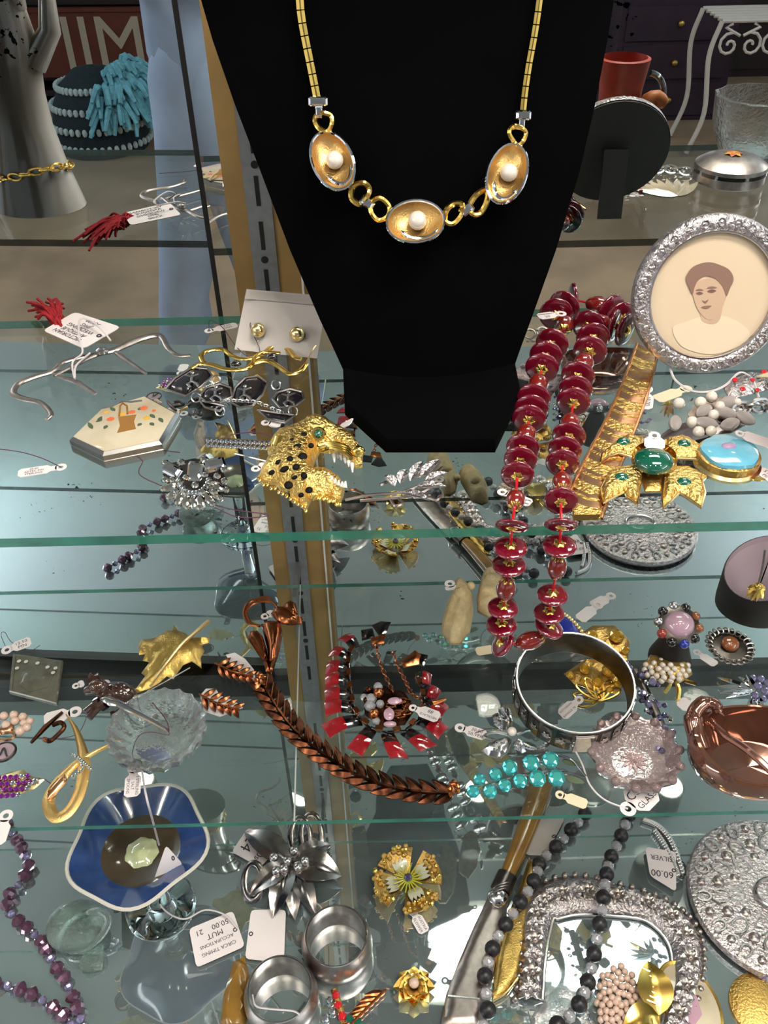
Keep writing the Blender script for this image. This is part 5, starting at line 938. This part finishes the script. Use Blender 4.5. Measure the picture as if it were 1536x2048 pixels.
def tag_at(corners, label, lines=None, mt='paper', flip=False):
    q = [V(p) for p in corners]; c = sum(q, V((0, 0, 0))) / 4; T2 = thing('price_tag', label, 'tag', V((c.x, c.y, min(p.z for p in q)))); n = (q[1] - q[0]).cross(q[3] - q[0]).normalized()
    if n.dot(EYE - c) < 0: n = -n
    poly = []
    for i in range(4):
        p, a, b = q[i], q[i - 1], q[(i + 1) % 4]; poly += [p + (a - p).normalized() * .0035, p + ((a - p).normalized() + (b - p).normalized()) * .001, p + (b - p).normalized() * .0035]
    part('paper', M().prism(poly, n * .0005), mt, T2)
    e = q[0] * .93 + c * .07 + (q[3] - q[0]) * .5 * .93; part('eyelet', M().tube(loop(q[0] + (q[3] - q[0]) * .5 + (c - (q[0] + q[3]) / 2) * .16 + n * .0007, .0016, 12, (q[1] - q[0]).normalized(), (q[3] - q[0]).normalized()), .0005, 5, True), 'ink', T2)
    if lines:
        m = M(); ex = (q[1] - q[0]).normalized() * (-1 if flip else 1); ey = n.cross(ex); W = (q[3] - q[0]).length; L = (q[1] - q[0]).length
        for i, t in enumerate(lines): letters(m, t, c + ey * (W * .78 * ((len(lines) - 1) / 2 - i) / len(lines)) + n * .0008, ex, ey, L * .7, W * .6 / len(lines))
        part('handwriting', m, 'ink', T2)
    return T2
TY = lambda x, y, d=0: Y(x, y, b0.y - .05 - d)
t1 = tag_at([Y(332, 1690, .405), Y(306, 1764, .39), Y(320, 1800, .385), Y(366, 1728, .40)], 'blank white tag hanging on cord against the blue glazed dish')
t1b = [Y(372, 1680, .405)]
part('cord', M().tube(spline([Q(282, 1530, .003), Y(292, 1590, .352), Y(305, 1640, .356), Y(318, 1690, .40)], 6), .0008, 6), 'cord', t1)
tg = tag_at([G(490, 1893, .004), G(393, 1936, .004), G(378, 1858, .004), G(466, 1822, .004)], 'white tag with upside-down handwriting in front of the blue dish', ['CIRCA TIMING', 'ACCUPATIONS', 'MUT', '50.00    21'])
sk = tag_at([Z(168, 698, .010), Z(86, 662, .010), Z(150, 625, .010), Z(242, 655, .010)], 'large white tag tied with white cord to the silver skirt lifter', ['VICTORIAN', 'ANTIQUE', 'WEDDING', 'JHG', 'XX00'])
part('cord', M().tube(spline([Z(x, y, h) for x, y, h in ((222, 682, .012), (206, 662, .016), (180, 640, .018), (160, 640, .02), (158, 672, .02), (165, 705, .014), (145, 725, .008), (150, 758, .006), (152, 732, .008), (180, 706, .008))], 5), .0007, 6), 'cord', sk)
part('cord', M().tube(spline([G(476, 1858, .006), G(450, 1830, .010), G(410, 1820, .012), G(370, 1838, .010), G(335, 1825, .012), G(318, 1800, .02), G(330, 1770, .03)], 6), .0008, 6), 'cord', tg)
tag_at([G(502, 1820, .006), G(572, 1820, .006), G(568, 1926, .004), G(490, 1918, .004)], 'blank white tag standing between silver flower and napkin ring')
tag_at([G(497, 1655, .004), G(463, 1704, .004), G(520, 1735, .004), G(565, 1690, .004)], 'white tag tucked behind the large silver flower brooch', ['1940s', '24'])
# ---- green crackle glass fish
T = thing('crackle_glass_shell', 'pale green crackle-glass shell beside the purple beads', 'ornament', G(160, 1870)); c = G(158, 1868)
part('shell', M().ball(c + V((0, 0, .016)), (.026, .024, .016), 20, 12), 'crackle_glass', T); part('lip', M().tube(loop(c + V((.012, -.006, .018)), .020, 20, (1, .3, .3), (0, .8, .6), .014), .0035, 8, True), 'crackle_glass', T)
part('tail', M().leaf(c + V((.012, -.02, .006)), c + V((.030, -.034, .005)), .024, UP, .002, .1, thick=.003), 'crackle_glass', T)
# ---- large silver flower brooch
T = thing('silver_flower_brooch', 'large polished pewter flower brooch with curled petals and ball stamens', 'brooch', G(585, 1745)); cc = (582, 1728)
for (x, y, w_, h, hw) in ((490, 1664, .026, .010, 0), (682, 1752, .034, .012, 0), (662, 1690, .020, .010, 0), (500, 1790, .022, .012, 0), (545, 1835, .022, .010, 0), (590, 1840, .018, .006, 0), (632, 1832, .02, .006, 0)):
    part('petal', M().leaf(G(*cc, .014), G(x, y, h), w_, UP, .006, .14, 10, 6, .001), 'pewter_flower', T, 60)
for (x, y, r) in ((600, 1672, .013), (622, 1668, .014), (506, 1762, .012)): part('curled_petal', M().tube(loop(G(x, y, .012), r, 18, (.7, .4, .3), (-.2, .8, .3), r * 1.5), .0032, 8, True, flat=.35), 'pewter_flower', T)
for (x, y) in ((548, 1715), (588, 1702), (552, 1742), (575, 1722), (596, 1735), (568, 1738), (610, 1722)): stone('ball', 'silver', G(x, y, .020), .0048, T, 'stamen_ball')
wire([(598, 1764, .004), (612, 1790, .004), (640, 1812, .006), (648, 1830, .008)], ZC, .0007, 'cord', T, 'cord')
# ---- napkin rings
for i, (x, y, lb) in enumerate(((676, 1905, 'plain silver napkin ring standing beside the silver flower'), (566, 2010, 'plain silver napkin ring cut by the bottom of the photo'))):
    T = thing('napkin_ring', lb, 'napkin ring', G(x, y), 'napkin rings'); c = G(x, y)
    part('band', M().lathe([(.027, .0005), (.029, .003), (.0318, .014), (.0318, .020), (.029, .031), (.0275, .034), (.0262, .0335), (.0285, .020), (.0285, .013), (.0255, .0005)], c, 48), 'silver_dull', T)
    part('lip', M().tube(loop(c + V((0, 0, .0335)), .0270, 40), .0009, 6, True), 'silver', T)
    if i: wire([(505, 1990, .03), (512, 2012, .034), (540, 2018, .036), (585, 2022, .036), (600, 2030, .036)], ZC, .0008, 'cord', T, 'cord')
T = thing('horn_handle', 'tan horn handle lying under the napkin rings', 'handle', G(460, 1990)); part('shaft', relief(M(), [(468, 1925), (490, 1915), (500, 1960), (492, 2060), (440, 2060), (448, 1990)], ZC, .006, 16, .002, step=12), 'amber_handle', T)
# ---- poppy brooch
T = thing('poppy_brooch', 'enamelled flower brooch with four gold-beaded petals and lime stamens', 'brooch', G(818, 1765)); random.seed(2); pc = G(816, 1757, .012)
for a0 in (118, 28, 198, 298):
    a = radians(a0); f = lambda r, q: G(816 + (r * cos(a + q)) * 1.0, 1760 - r * .98 * sin(a + q), .003 + .013 * (r / 70) ** 2)
    p = part('petal', M().grid([[f(r, q) for q in (-.62, -.4, -.2, 0, .2, .4, .62)] for r in (12, 28, 44, 58, 68)], thick=(0, 0, .0015)), 'gold_old', T, 60)
    for q in (-.3, -.1, .1, .3): part('enamel_ray', M().leaf(f(20, q * 1.2) + UP * .001, f(46, q) + UP * .0015, .0052, UP, .0008, n=4, m=2), 'enamel_cream', p)
    for i in range(22): q = random.uniform(-.62, .62); r = random.choice((50, 56, 62, 68)); stone('gem', 'gold_bright' if i % 2 else 'gold_old', f(r, q) + UP * .0015, .0024, p, 'gold_bead', (random.uniform(-.5, .5), -.6, 1))
for i in range(18): a = i * 2 * pi / 18; part('stamen', M().tube([pc, G(816 + 30 * cos(a), 1758 + 28 * sin(a), .012)], [.0009, .0006], 5), 'enamel_lime', T)
stone('facet', 'ab_gem', pc + UP * .002, .0042, T, 'centre_bead')
tag((825, 1822), (850, 1865), 24, ZC, ['AUSTRIA', 'FLOWER'], 'white tag tied to the enamelled flower brooch', None, False, (.004, .003), eyer=.42)
# ---- gold flower with pearl, copper piece, small stones
T = thing('gold_flower_brooch', 'ruffled gold flower brooch with a pearl centre at the photo bottom', 'brooch', G(828, 1985))
for ring_, n, r0 in ((0, 8, 42), (1, 7, 30)):
    for i in range(n): a = i * 2 * pi / n + ring_ * .4; part('petal', M().leaf(G(828, 1975, .006 + .004 * ring_), G(828 + r0 * cos(a), 1975 + r0 * sin(a), .010 + .004 * ring_), .016, UP, .002, .25), 'gold', T)
stone('ball', 'pearl_pink', G(828, 1966, .016), .0046, T, 'pearl')
T = thing('copper_feather', 'ribbed copper feather pin at the photo bottom beside the napkin ring', 'pin', G(725, 2020))
for i in range(8): part('barb', M().leaf(G(770 - i * 10, 1985 + i * 9, .005), G(728 - i * 9, 1990 + i * 12, .004), .007, UP, .001, -.2), 'copper', T)
part('shaft', M().tube([G(772, 1978, .006), G(690, 2060, .006)], .0013, 6), 'copper', T)
T = thing('stone_bar_pin', 'bar pin of red, green and clear stones behind the copper feather', 'pin', G(680, 2010)); gst(T, [(672, 1990, 8), (676, 2010, 8), (684, 2032, 9)], 'red_gem'); gst(T, [(700, 2040, 10), (716, 2046, 9)], 'emerald'); gst(T, [(660, 2000, 7), (664, 2022, 7), (650, 2036, 8)], 'crystal'); part('bar', M().tube([G(668, 1978, .002), G(690, 2050, .002)], .003, 8, flat=.5), 'gold_old', T)
# ---- letter opener
T = thing('letter_opener', 'paper knife with amber handle, wire-bound dark ferrule and broad silver blade', 'letter opener', G(980, 1820))
hp = [G(1085, 1560, .012), G(1066, 1620, .012), G(1040, 1690, .012), G(1014, 1752, .012)]; part('handle', M().tube(spline(hp, 6), [.0125 - .0003 * i for i in range(19)], 14, flat=.75), 'amber_handle', T)
part('ferrule', M().tube([G(1015, 1750, .012), G(1000, 1782, .012)], .0098, 14, flat=.8), 'silver_dark', T); part('cap', M().ball(G(996, 1794, .012), (.010, .010, .008)), 'silver', T)
for i in range(3): part('wire_binding', M().tube(loop(G(1003 - i * 3, 1776 + i * 6, .012), .0105, 16, V((.9, .3, 0)).normalized(), (0, 0, 1), .0085), .0007, 5, True), 'silver_dull', T)
part('blade', relief(M(), [(978, 1790), (1016, 1800), (1012, 1850), (990, 1930), (975, 1990), (960, 2060), (880, 2060), (892, 1990), (915, 1930), (945, 1860)], ZC + .004, .004, 18, .0012, step=12), 'silver_dull', T, 60); part('blade_ridge', M().tube([G(896, 1992, .009), G(960, 1998, .009)], .0012, 6), 'silver', T)
# ---- gold leaf knife
T = thing('gold_leaf_knife', 'matte gold leaf-shaped page knife with a notched end beside the black beads', 'page knife', G(1030, 1880))
part('blade', relief(M(), [(1058, 1716), (1066, 1726), (1076, 1720), (1080, 1724), (1074, 1760), (1058, 1840), (1052, 1900), (1040, 1950), (1014, 1985), (986, 2004), (984, 1980), (994, 1910), (1016, 1830), (1040, 1770)], ZC + .003, .004, 14, .001, step=7), 'brass_leaf', T, 60); part('curved_edge', M().tube(spline([G(986, 2002, .006), G(1014, 1984, .007), G(1040, 1950, .006)], 5), .001, 6), 'gold_pale', T)
# ---- black and crystal necklace
T = thing('black_bead_necklace', 'long necklace alternating matte black and clear crystal beads looped over the cabinet floor', 'necklace', G(1150, 1850)); k = 0
for path in ([(1170, 1628), (1142, 1660), (1112, 1694), (1082, 1722), (1070, 1758), (1044, 1800), (1014, 1845), (990, 1886), (970, 1952), (976, 2020), (962, 2065)], [(1258, 1630), (1244, 1668), (1230, 1698), (1219, 1724), (1212, 1756), (1206, 1800), (1199, 1848), (1191, 1892), (1180, 1948), (1163, 2000), (1136, 2036), (1100, 2058)]):
    lf = lambda x, y: .009 + (.012 if y > 1735 else 0) - (.010 if x > 1100 and 1850 < y < 1980 else 0)      # rides over the frame border and the knives
    P = spline([G(x, y, lf(x, y)) for x, y in path], 10); acc = 0; pts = [P[0]]
    for a, b in zip(P, P[1:]):
        acc += (b - a).length
        if acc > .0118: pts.append(b); acc = 0
    part('string', M().tube(pts, .0006, 5), 'ink', T)
    for i, p in enumerate(pts):
        if i % 2: stone('facet', 'crystal_bead', p, .0055, T, 'crystal_bead')
        else: stone('ball', 'black_bead', p, .0072, T, 'black_bead')
tag_at([G(1130, 1636, .004), G(1078, 1636, .004), G(1050, 1710, .004), G(1092, 1712, .004)], 'lilac-white paper slip under the amber handled knife', mt='card_white')
# ---- ornate silver frame
T = thing('ornate_silver_frame', 'ornate repoussé silver frame with floral border lying on the cabinet floor', 'frame', G(1220, 1880)); random.seed(9)
OU = [(1040, 1830), (1075, 1772), (1150, 1752), (1240, 1770), (1330, 1800), (1390, 1850), (1408, 1920), (1395, 2000), (1370, 2070)]; IN = [(1106, 1842), (1118, 1838), (1160, 1830), (1225, 1832), (1290, 1842), (1332, 1880), (1345, 1930), (1335, 2000), (1318, 2070)]
OU = [(1030, 2000), (1042, 1910)] + OU; IN = [(1085, 2000), (1092, 1910)] + IN
o_, i_ = spline([G(x, y, .003) for x, y in OU], 8), spline([G(x, y, .003) for x, y in IN], 8)
part('border', M().grid([[a + (b - a) * t + UP * (.008 * sin(pi * t) + random.uniform(0, .0012)) for t in [j / 8 for j in range(9)]] for a, b in zip(o_, i_)], thick=(0, 0, .002)), 'silver_tex', T, 80)
part('inner_lip', M().tube(i_, .0016, 6), 'silver', T)
for j in range(1, len(o_) - 1, 3):
    c = (o_[j] + i_[j]) / 2 + UP * .009; m = M()
    for q in range(6): a = q * pi / 3; m.leaf(c, c + V((.0095 * cos(a), .0095 * sin(a), .001)), .007, UP, .0015, .2, 4, 2)
    m.ball(c + UP * .001, .0028, 8, 5); part('embossed_flower', m, 'silver_tex' if j % 2 else 'silver_dull', T)
for j in range(0, len(o_), 2): stone('ball', 'silver_dull', o_[j] + UP * .002, .0032, T, 'edge_bead')
# ---- repousse hand mirror
T = thing('repousse_mirror', 'round repoussé silver hand mirror back with raised scrolls', 'hand mirror', G(1545, 1800)); c = G(1548, 1800, .004); random.seed(12)
part('back', M().lathe([(.078, 0), (.080, .004), (.078, .008), (.070, .010), (.060, .009), (.035, .012), (.022, .010), (.0001, .011)], c, 64), 'silver_tex', T)
for rr, n, s in ((.068, 30, .0065), (.052, 22, .0085), (.038, 14, .008)):
    for j in range(n):
        a = 2 * pi * j / n; p = c + V((rr * cos(a), rr * sin(a), .0105))
        if j % 2: part('raised_scroll', M().tube(loop(p, s, 12, (cos(a), sin(a), 0), (-sin(a), cos(a), 0), s * .7, .3, 5.4), .0013, 6), 'silver', T)
        else: stone('ball', 'silver_dull', p, (s * .6, s * .6, .0026), T, 'raised_boss')
part('centre_oval', M().tube(loop(c + UP * .013, .020, 28, ry=.015), .0018, 8, True), 'silver', T)
# ---- chains, tag, pearl brooch, cameo
T = thing('ball_chain', 'doubled silver ball chain beside the silver hand mirror', 'chain', G(1330, 1690))
for path in ([(1288, 1640), (1312, 1650), (1335, 1672), (1352, 1705), (1366, 1745)], [(1310, 1662), (1328, 1688), (1345, 1722), (1356, 1750)]):
    P = spline([G(x, y, .004) for x, y in path], 6)
    for p in P: stone('ball', 'silver', p, .0032, T, 'ball_link')
tag_at([G(1352, 1704, .006), G(1290, 1694, .006), G(1300, 1752, .006), G(1352, 1784, .006)], 'white tag beside the doubled silver ball chain', ['60.00', 'SILVER'])
T = thing('pearl_bunch_brooch', 'brooch of massed pinkish seed pearls with ribbed gold leaves', 'brooch', G(1240, 1990)); random.seed(6)
for i in range(58):
    r = 7 * sqrt(i); a = i * 2.4; x, y = 1236 + r * cos(a) * .85, 1998 + r * sin(a) * 1.25; c = G(x, y, .014 - .009 * (i / 58)); stone('ball', 'pearl_pink', c, 7 * pxm(c), T, 'pearl')
for tip, b, w_ in (((1296, 1922), (1318, 2030), .030), ((1245, 2055), (1318, 2032), .026)):
    lf = part('gold_leaf', M().leaf(G(*b, .012), G(*tip, .014), w_, UP, .004, .1, 12, 6, .001), 'gold', T)
    for i in range(7): t = .2 + i * .1; A, B_ = G(*b, .0165), G(*tip, .0165); s = UP.cross((B_ - A).normalized()); p = A + (B_ - A) * t; part('leaf_rib', M().tube([p, p + (B_ - A) * .1 + s * w_ * .36], .0008, 5), 'gold_pale', lf)
T = thing('porcelain_cameo', 'oval gold-rimmed porcelain brooch painted with a figure in pink', 'brooch', G(1375, 2010)); c = G(1378, 2010); R3 = frame(UP, (1, .25, 0))
oval = lambda k, h: [c + R3 @ V((.0245 * k * cos(t), .036 * k * sin(t), h)) for t in [2 * pi * j / 40 for j in range(40)]]
part('rim', M().grid([oval(1, .0005), oval(1.02, .004), oval(.98, .006), oval(.9, .0055)], True), 'gold', T); pn = part('painted_panel', M().grid([oval(.9, .0052), oval(.6, .0066), oval(.02, .007)], True), 'ivory_enamel', T)
part('painted_head', M().lathe([(.0055, 0), (.0001, .0004)], G(1375, 1972, .0072), 16), 'sepia_skin', pn); part('painted_hair', relief(M(), [(1366, 1966), (1372, 1956), (1384, 1958), (1388, 1972), (1380, 1966)], ZC + .0074, .0003, 4, step=5), 'sepia_hair', pn)
part('painted_dress', relief(M(), [(1362, 1990), (1378, 1984), (1394, 1994), (1404, 2030), (1390, 2050), (1362, 2048), (1356, 2020)], ZC + .0072, .0004, 8, step=9), 'pink_cab', pn)
T = thing('gold_disc', 'hammered gold disc cut by the corner of the photo', 'medallion', G(1520, 2020)); part('disc', M().lathe([(.026, .0005), (.028, .003), (.02, .006), (.0001, .0065)], G(1525, 2015), 32), 'gold_old', T)
T = thing('crystal_strand', 'strand of clear faceted beads below the silver hand mirror', 'necklace', G(1470, 1930))
P = spline([G(x, y, .006) for x, y in ((1402, 1830), (1440, 1870), (1480, 1900), (1510, 1935), (1545, 1960))], 5)
for i, p in enumerate(P): stone('facet', 'crystal_bead' if i % 3 else 'lav_gem', p, .0058, T, 'faceted_bead')
part('string', M().tube(P, .0006, 5), 'ink', T)
# ================================================================== THE SHOP, SEEN IN THE MIRROR
aL = radians(2.2); nL = V((-sin(aL), -cos(aL), 0)); pL = V((XS - .002, YM + .008, 0))
def mir(px, py, yv):
    P = Y(px, py, yv)
    if px < 431: return P - nL * (2 * (P - pL).dot(nL))
    return V((P.x, 2 * YM - P.y, P.z))
mat('denim', 'aac2e6', rough=.9, var=.12, vscale=14, bump=.3, bscale=60); mat('shirt_blue', '5e6ea8', rough=.9, var=.2, vscale=30); mat('skin', 'c99a7c', rough=.5); mat('hair', '3a2a20', rough=.6); mat('shoe', '3a3330', rough=.5)
mat('yarn_sky', '7cc3d8', rough=.95, var=.3, vscale=40); mat('yarn_dark', '22323a', rough=.95, var=.3, vscale=60); mat('yarn_pale', 'b9cdd2', rough=.95); mat('sign_red', '6b3426', rough=.7, var=.2, vscale=12); mat('sign_letter', 'b9ad9c', rough=.7); mat('dark_wood', '2c2220', rough=.6, var=.3, vscale=8); mat('plum_cloth', '3a2c3c', rough=.9, var=.3, vscale=8); mat('iron_white', 'd2cdc8', rough=.5); mat('book_green', '4c6a4e', rough=.7); mat('book_blue', '3c6478', rough=.7); mat('book_yellow', 'b8963c', rough=.7); mat('book_red', '8a3a34', rough=.7); mat('boot_red', 'b8402e', rough=.4, var=.3, vscale=60); mat('horse_brown', 'b5692e', rough=.5)
# ---- person in jeans
hip = mir(352, 20, 2.35); lx, ly = hip.x, hip.y; Tn = thing('person', 'person in pale blue jeans and blue shirt standing in the shop, seen in the mirror', 'person', (lx - .1, ly, FZ))
def loft(rings, n=20):
    m = M(); m.grid([[V((c[0] + rx * cos(2 * pi * j / n), c[1] + ry * sin(2 * pi * j / n), c[2])) for j in range(n)] for c, rx, ry in rings], True); o = len(rings) * n; m.f += [tuple(range(n))[::-1], tuple(range(o - n, o))]; return m
bxp, byp = lx + .1, ly
def lean(z): return lx - .165 * (FZ + .8 - z) / .8 if z < FZ + .8 else lx
rings = [((lean(FZ + h) + d, ly, FZ + h), rx, ry) for h, d, rx, ry in ((.07, 0, .072, .09), (.15, -.01, .064, .088), (.24, .008, .078, .09), (.33, -.004, .070, .09), (.45, .002, .078, .095), (.58, 0, .083, .1), (.68, 0, .088, .104), (.80, 0, .098, .108), (.92, .008, .1, .11), (1.0, .02, .09, .1))]
m = loft(rings); m2 = loft([((2 * bxp - c[0], c[1], c[2]), rx, ry) for c, rx, ry in rings]); m.add(m2.v, m2.f); m3 = loft([((bxp, byp, FZ + .78), .10, .09), ((bxp, byp, FZ + .86), .16, .11), ((bxp, byp, FZ + .98), .185, .12), ((bxp, byp, FZ + 1.14), .18, .115)]); m.add(m3.v, m3.f)
part('jeans', m, 'denim', Tn)
b = loft([((bxp, byp, FZ + 1.12), .185, .12), ((bxp, byp, FZ + 1.2), .175, .115), ((bxp, byp, FZ + 1.35), .2, .12), ((bxp, byp, FZ + 1.45), .19, .1), ((bxp, byp, FZ + 1.5), .07, .06)])
for s in (-1, 1): b.tube(spline([V((bxp + s * .19, byp, FZ + 1.42)), V((bxp + s * .27, byp + .02, FZ + 1.2)), V((bxp + s * .17, byp + .2, FZ + 1.27))], 5), [.055] * 5 + [.045] * 5 + [.036], 12)
part('shirt', b, 'shirt_blue', Tn)
b = M(); b.tube([(bxp, byp, FZ + 1.46), (bxp, byp, FZ + 1.58)], .05, 12); b.ball((bxp, byp + .01, FZ + 1.68), (.075, .09, .115), 18, 12); b.tube([(bxp, byp + .09, FZ + 1.69), (bxp, byp + .115, FZ + 1.66)], [.012, .016], 8)
for s in (-1, 1):
    hx = bxp + s * .15; hy = byp + .23; hz_ = FZ + 1.36; b.ball((hx, hy, hz_ - .05), (.016, .035, .048), 10, 8); b.ball((bxp + s * .075, byp, FZ + 1.68), (.012, .02, .03), 8, 6)
    for f in range(4): b.tube([(hx, hy - .026 + f * .017, hz_ - .085), (hx, hy - .028 + f * .018, hz_ - .125), (hx - s * .012, hy - .026 + f * .017, hz_ - .150 - .008 * (f in (1, 2)))], [.0095, .0085, .007], 8)
    b.tube([(hx, hy + .03, hz_ - .04), (hx - s * .01, hy + .055, hz_ - .075), (hx - s * .014, hy + .058, hz_ - .1)], [.011, .010, .008], 8)
part('body', b, 'skin', Tn); part('hair', M().ball((bxp, byp - .012, FZ + 1.715), (.085, .095, .095), 16, 10), 'hair', Tn)
for s in (-1, 1): part('shoe', M().ball((bxp + s * .19, byp + .05, FZ + .045), (.05, .13, .044), 14, 8), 'shoe', Tn)
# ---- yarn hat on the shop floor
yb_ = mir(222, 292, 4.9); yb_.z = FZ; KH = 1.75
T = thing('knitted_hat', 'dark striped knitted hat with pale blue yarn tassels on the shop floor', 'hat', (yb_.x, yb_.y, yb_.z)); random.seed(13); hc = V((yb_.x - .03, yb_.y, yb_.z))
part('crown', M().lathe([(.13 * KH, .004), (.14 * KH, .05 * KH), (.13 * KH, .12 * KH), (.10 * KH, .18 * KH), (.05 * KH, .22 * KH), (.001, .23 * KH)], hc, 32), 'yarn_dark', T)
for z_ in (.03, .08, .13, .18):
    r = (.142, .142, .130, .105)[(.03, .08, .13, .18).index(z_)] * KH; m = M()
    for j in range(44): a = 2 * pi * j / 44; m.ball(hc + V((r * cos(a), r * sin(a), z_ * KH)), (.008 * KH, .008 * KH, .011 * KH), 6, 4)
    o = part('knit_stripe', m, 'yarn_pale', T); o['kind'] = 'stuff'
m = M()
for j in range(190):
    a, e = random.uniform(-1.4, 2.0), random.uniform(-.2, 1.3); d = V((cos(a) * cos(e), sin(a) * cos(e), sin(e))); p = hc + (V((.08, .03, .13)) + d * .05) * KH; q = random.uniform(.7, 1.2); m.tube(spline([p, p + (d * .05 * q + V((0, 0, .02))) * KH, p + (d * .085 * q + V((random.uniform(-.02, .02), 0, -.03))) * KH], 3), [k_ * KH for k_ in (.009, .010, .009, .009, .008, .007, .005)], 6)
o = part('yarn_tassels', m, 'yarn_sky', T); o['kind'] = 'stuff'
# ---- sign and shelf with boxes behind
sg = mir(215, 85, 5.7); T = thing('wooden_sign', 'dark red wooden sign with cream letters behind the knitted hat', 'sign', (sg.x, sg.y, sg.z - .1))
part('board', M().box((sg.x - .05, sg.y, sg.z), 1.3, .03, .36), 'sign_red', T)
m = M(); letters(m, 'MII', (sg.x - .02, sg.y + .018, sg.z), (-1, 0, 0), (0, 0, 1), .72, .3); part('lettering', m, 'sign_letter', T)
for dz in (-.17, .17): part('moulding', M().box((sg.x - .05, sg.y + .018, sg.z + dz), 1.3, .012, .02), 'sign_red', T)
T = thing('shop_shelf', 'dark shop shelf unit holding books and boxes behind the sign', 'shelf unit', (sg.x, sg.y - .35, FZ))
for z_ in (FZ + .06, sg.z - .2, sg.z + .2, sg.z + .55): part('board', M().box((sg.x - .3, sg.y - .25, z_), 2.4, .4, .03), 'dark_wood', T)
for x in (-1.5, .9): part('side', M().box((sg.x + x, sg.y - .25, (FZ + sg.z + .55) / 2), .04, .4, sg.z + .55 - FZ), 'dark_wood', T)
part('back', M().box((sg.x - .3, sg.y - .46, (FZ + sg.z + .55) / 2), 2.4, .02, sg.z + .55 - FZ), 'dark_wood', T); random.seed(21)
x = sg.x - 1.35
for i in range(4):
    w_ = random.uniform(.05, .12); h = random.uniform(.14, .3); cl = ('book_green', 'book_blue', 'book_yellow', 'book_red')[i % 4]
    T = thing('book', '%s-covered book in the shop shelf row, seen in the mirror' % cl[5:], 'book', (x, sg.y - .2, sg.z + .216), 'books on the shop shelf'); part('cover', M().box((x, sg.y - .2, sg.z + .216 + h / 2), w_ - .008, .2, h), cl, T); part('pages', M().box((x, sg.y - .2, sg.z + .217 + h / 2), w_ - .02, .205, h - .015), 'paper_cream', T); x += w_ + .04
# ---- right half: chests and white iron stand
for (px, py, yv, sx, sy, sz, mt, lb) in ((1330, 60, 5.4, .62, .5, .62, 'plum_cloth', 'dark plum covered chest across the shop aisle'), (1540, 30, 6.3, .8, .5, .95, 'dark_wood', 'tall dark wooden chest behind the iron stand'), (1100, 40, 6.3, .6, .5, .5, 'dark_wood', 'low dark wooden chest at the far end of the aisle')):
    p = mir(px, py, yv); T = thing('chest', lb, 'chest', (p.x, p.y, FZ), 'chests across the aisle'); part('body', M().box((p.x, p.y, FZ + sz / 2), sx, sy, sz), mt, T); part('lid', M().box((p.x, p.y, FZ + sz + .02), sx + .05, sy + .05, .04), mt, T)
    for i in range(3): d = part('drawer', M().box((p.x, p.y + sy / 2 + .006, FZ + sz * (.18 + .3 * i)), sx * .9, .012, sz * .26), mt, T); part('knob', M().ball((p.x, p.y + sy / 2 + .02, FZ + sz * (.18 + .3 * i)), .018), 'brass_leaf', d)
p = mir(1500, 250, 4.7); T = thing('iron_stand', 'white scrolled wrought-iron stand on the shop floor', 'stand', (p.x, p.y, FZ)); w_ = .3
for s in (-1, 1):
    for d in (-.15, .15): part('leg', M().tube(spline([(p.x + s * w_, p.y + d, FZ + .6), (p.x + s * (w_ + .03), p.y + d, FZ + .45), (p.x + s * w_, p.y + d, FZ + .2), (p.x + s * (w_ + .05), p.y + d, FZ + .012)], 6), .012, 8), 'iron_white', T)
for i in range(6): part('top_slat', M().tube([(p.x - w_, p.y - .15 + i * .06, FZ + .6), (p.x + w_, p.y - .15 + i * .06, FZ + .6)], .010, 8), 'iron_white', T)
for i in range(3):
    for sg_ in (-1, 1):
        c0 = V((p.x - .2 + .2 * i + .05 * sg_, p.y + .16, FZ + .5)); part('scroll', M().tube([c0 + V((sg_ * (.008 + .05 * t / 14) * cos(t * .62), 0, (.008 + .05 * t / 14) * sin(t * .62))) for t in range(15)] + [c0 + V((sg_ * .03, 0, .075)), c0 + V((0, 0, .09))], .007, 6), 'iron_white', T)
# ---- red boot ornament further along the upper shelf
T = thing('boot_ornament', 'painted red boot ornament with a horse head, seen in the mirror', 'ornament', (.245, .405, 0)); c = V((.245, .405, 0))
part('boot', M().lathe([(.020, .0005), (.022, .01), (.019, .03), (.021, .07), (.025, .098), (.022, .099), (.017, .05), (.001, .03)], c, 24), 'boot_red', T); part('toe', M().ball(c + V((.02, 0, .011)), (.024, .015, .0105)), 'boot_red', T)
part('horse_head', M().tube(spline([c + V((.02, .012, .045)), c + V((.03, .014, .065)), c + V((.042, .014, .058))], 4), [.009] * 4 + [.007] * 4 + [.005], 10), 'horse_brown', T); part('handle', M().tube(loop(c + V((.026, 0, .06)), .018, 16, (1, 0, 0), (0, 0, 1), .024, -1.5, 1.5), .003, 8), 'black_enamel', T)
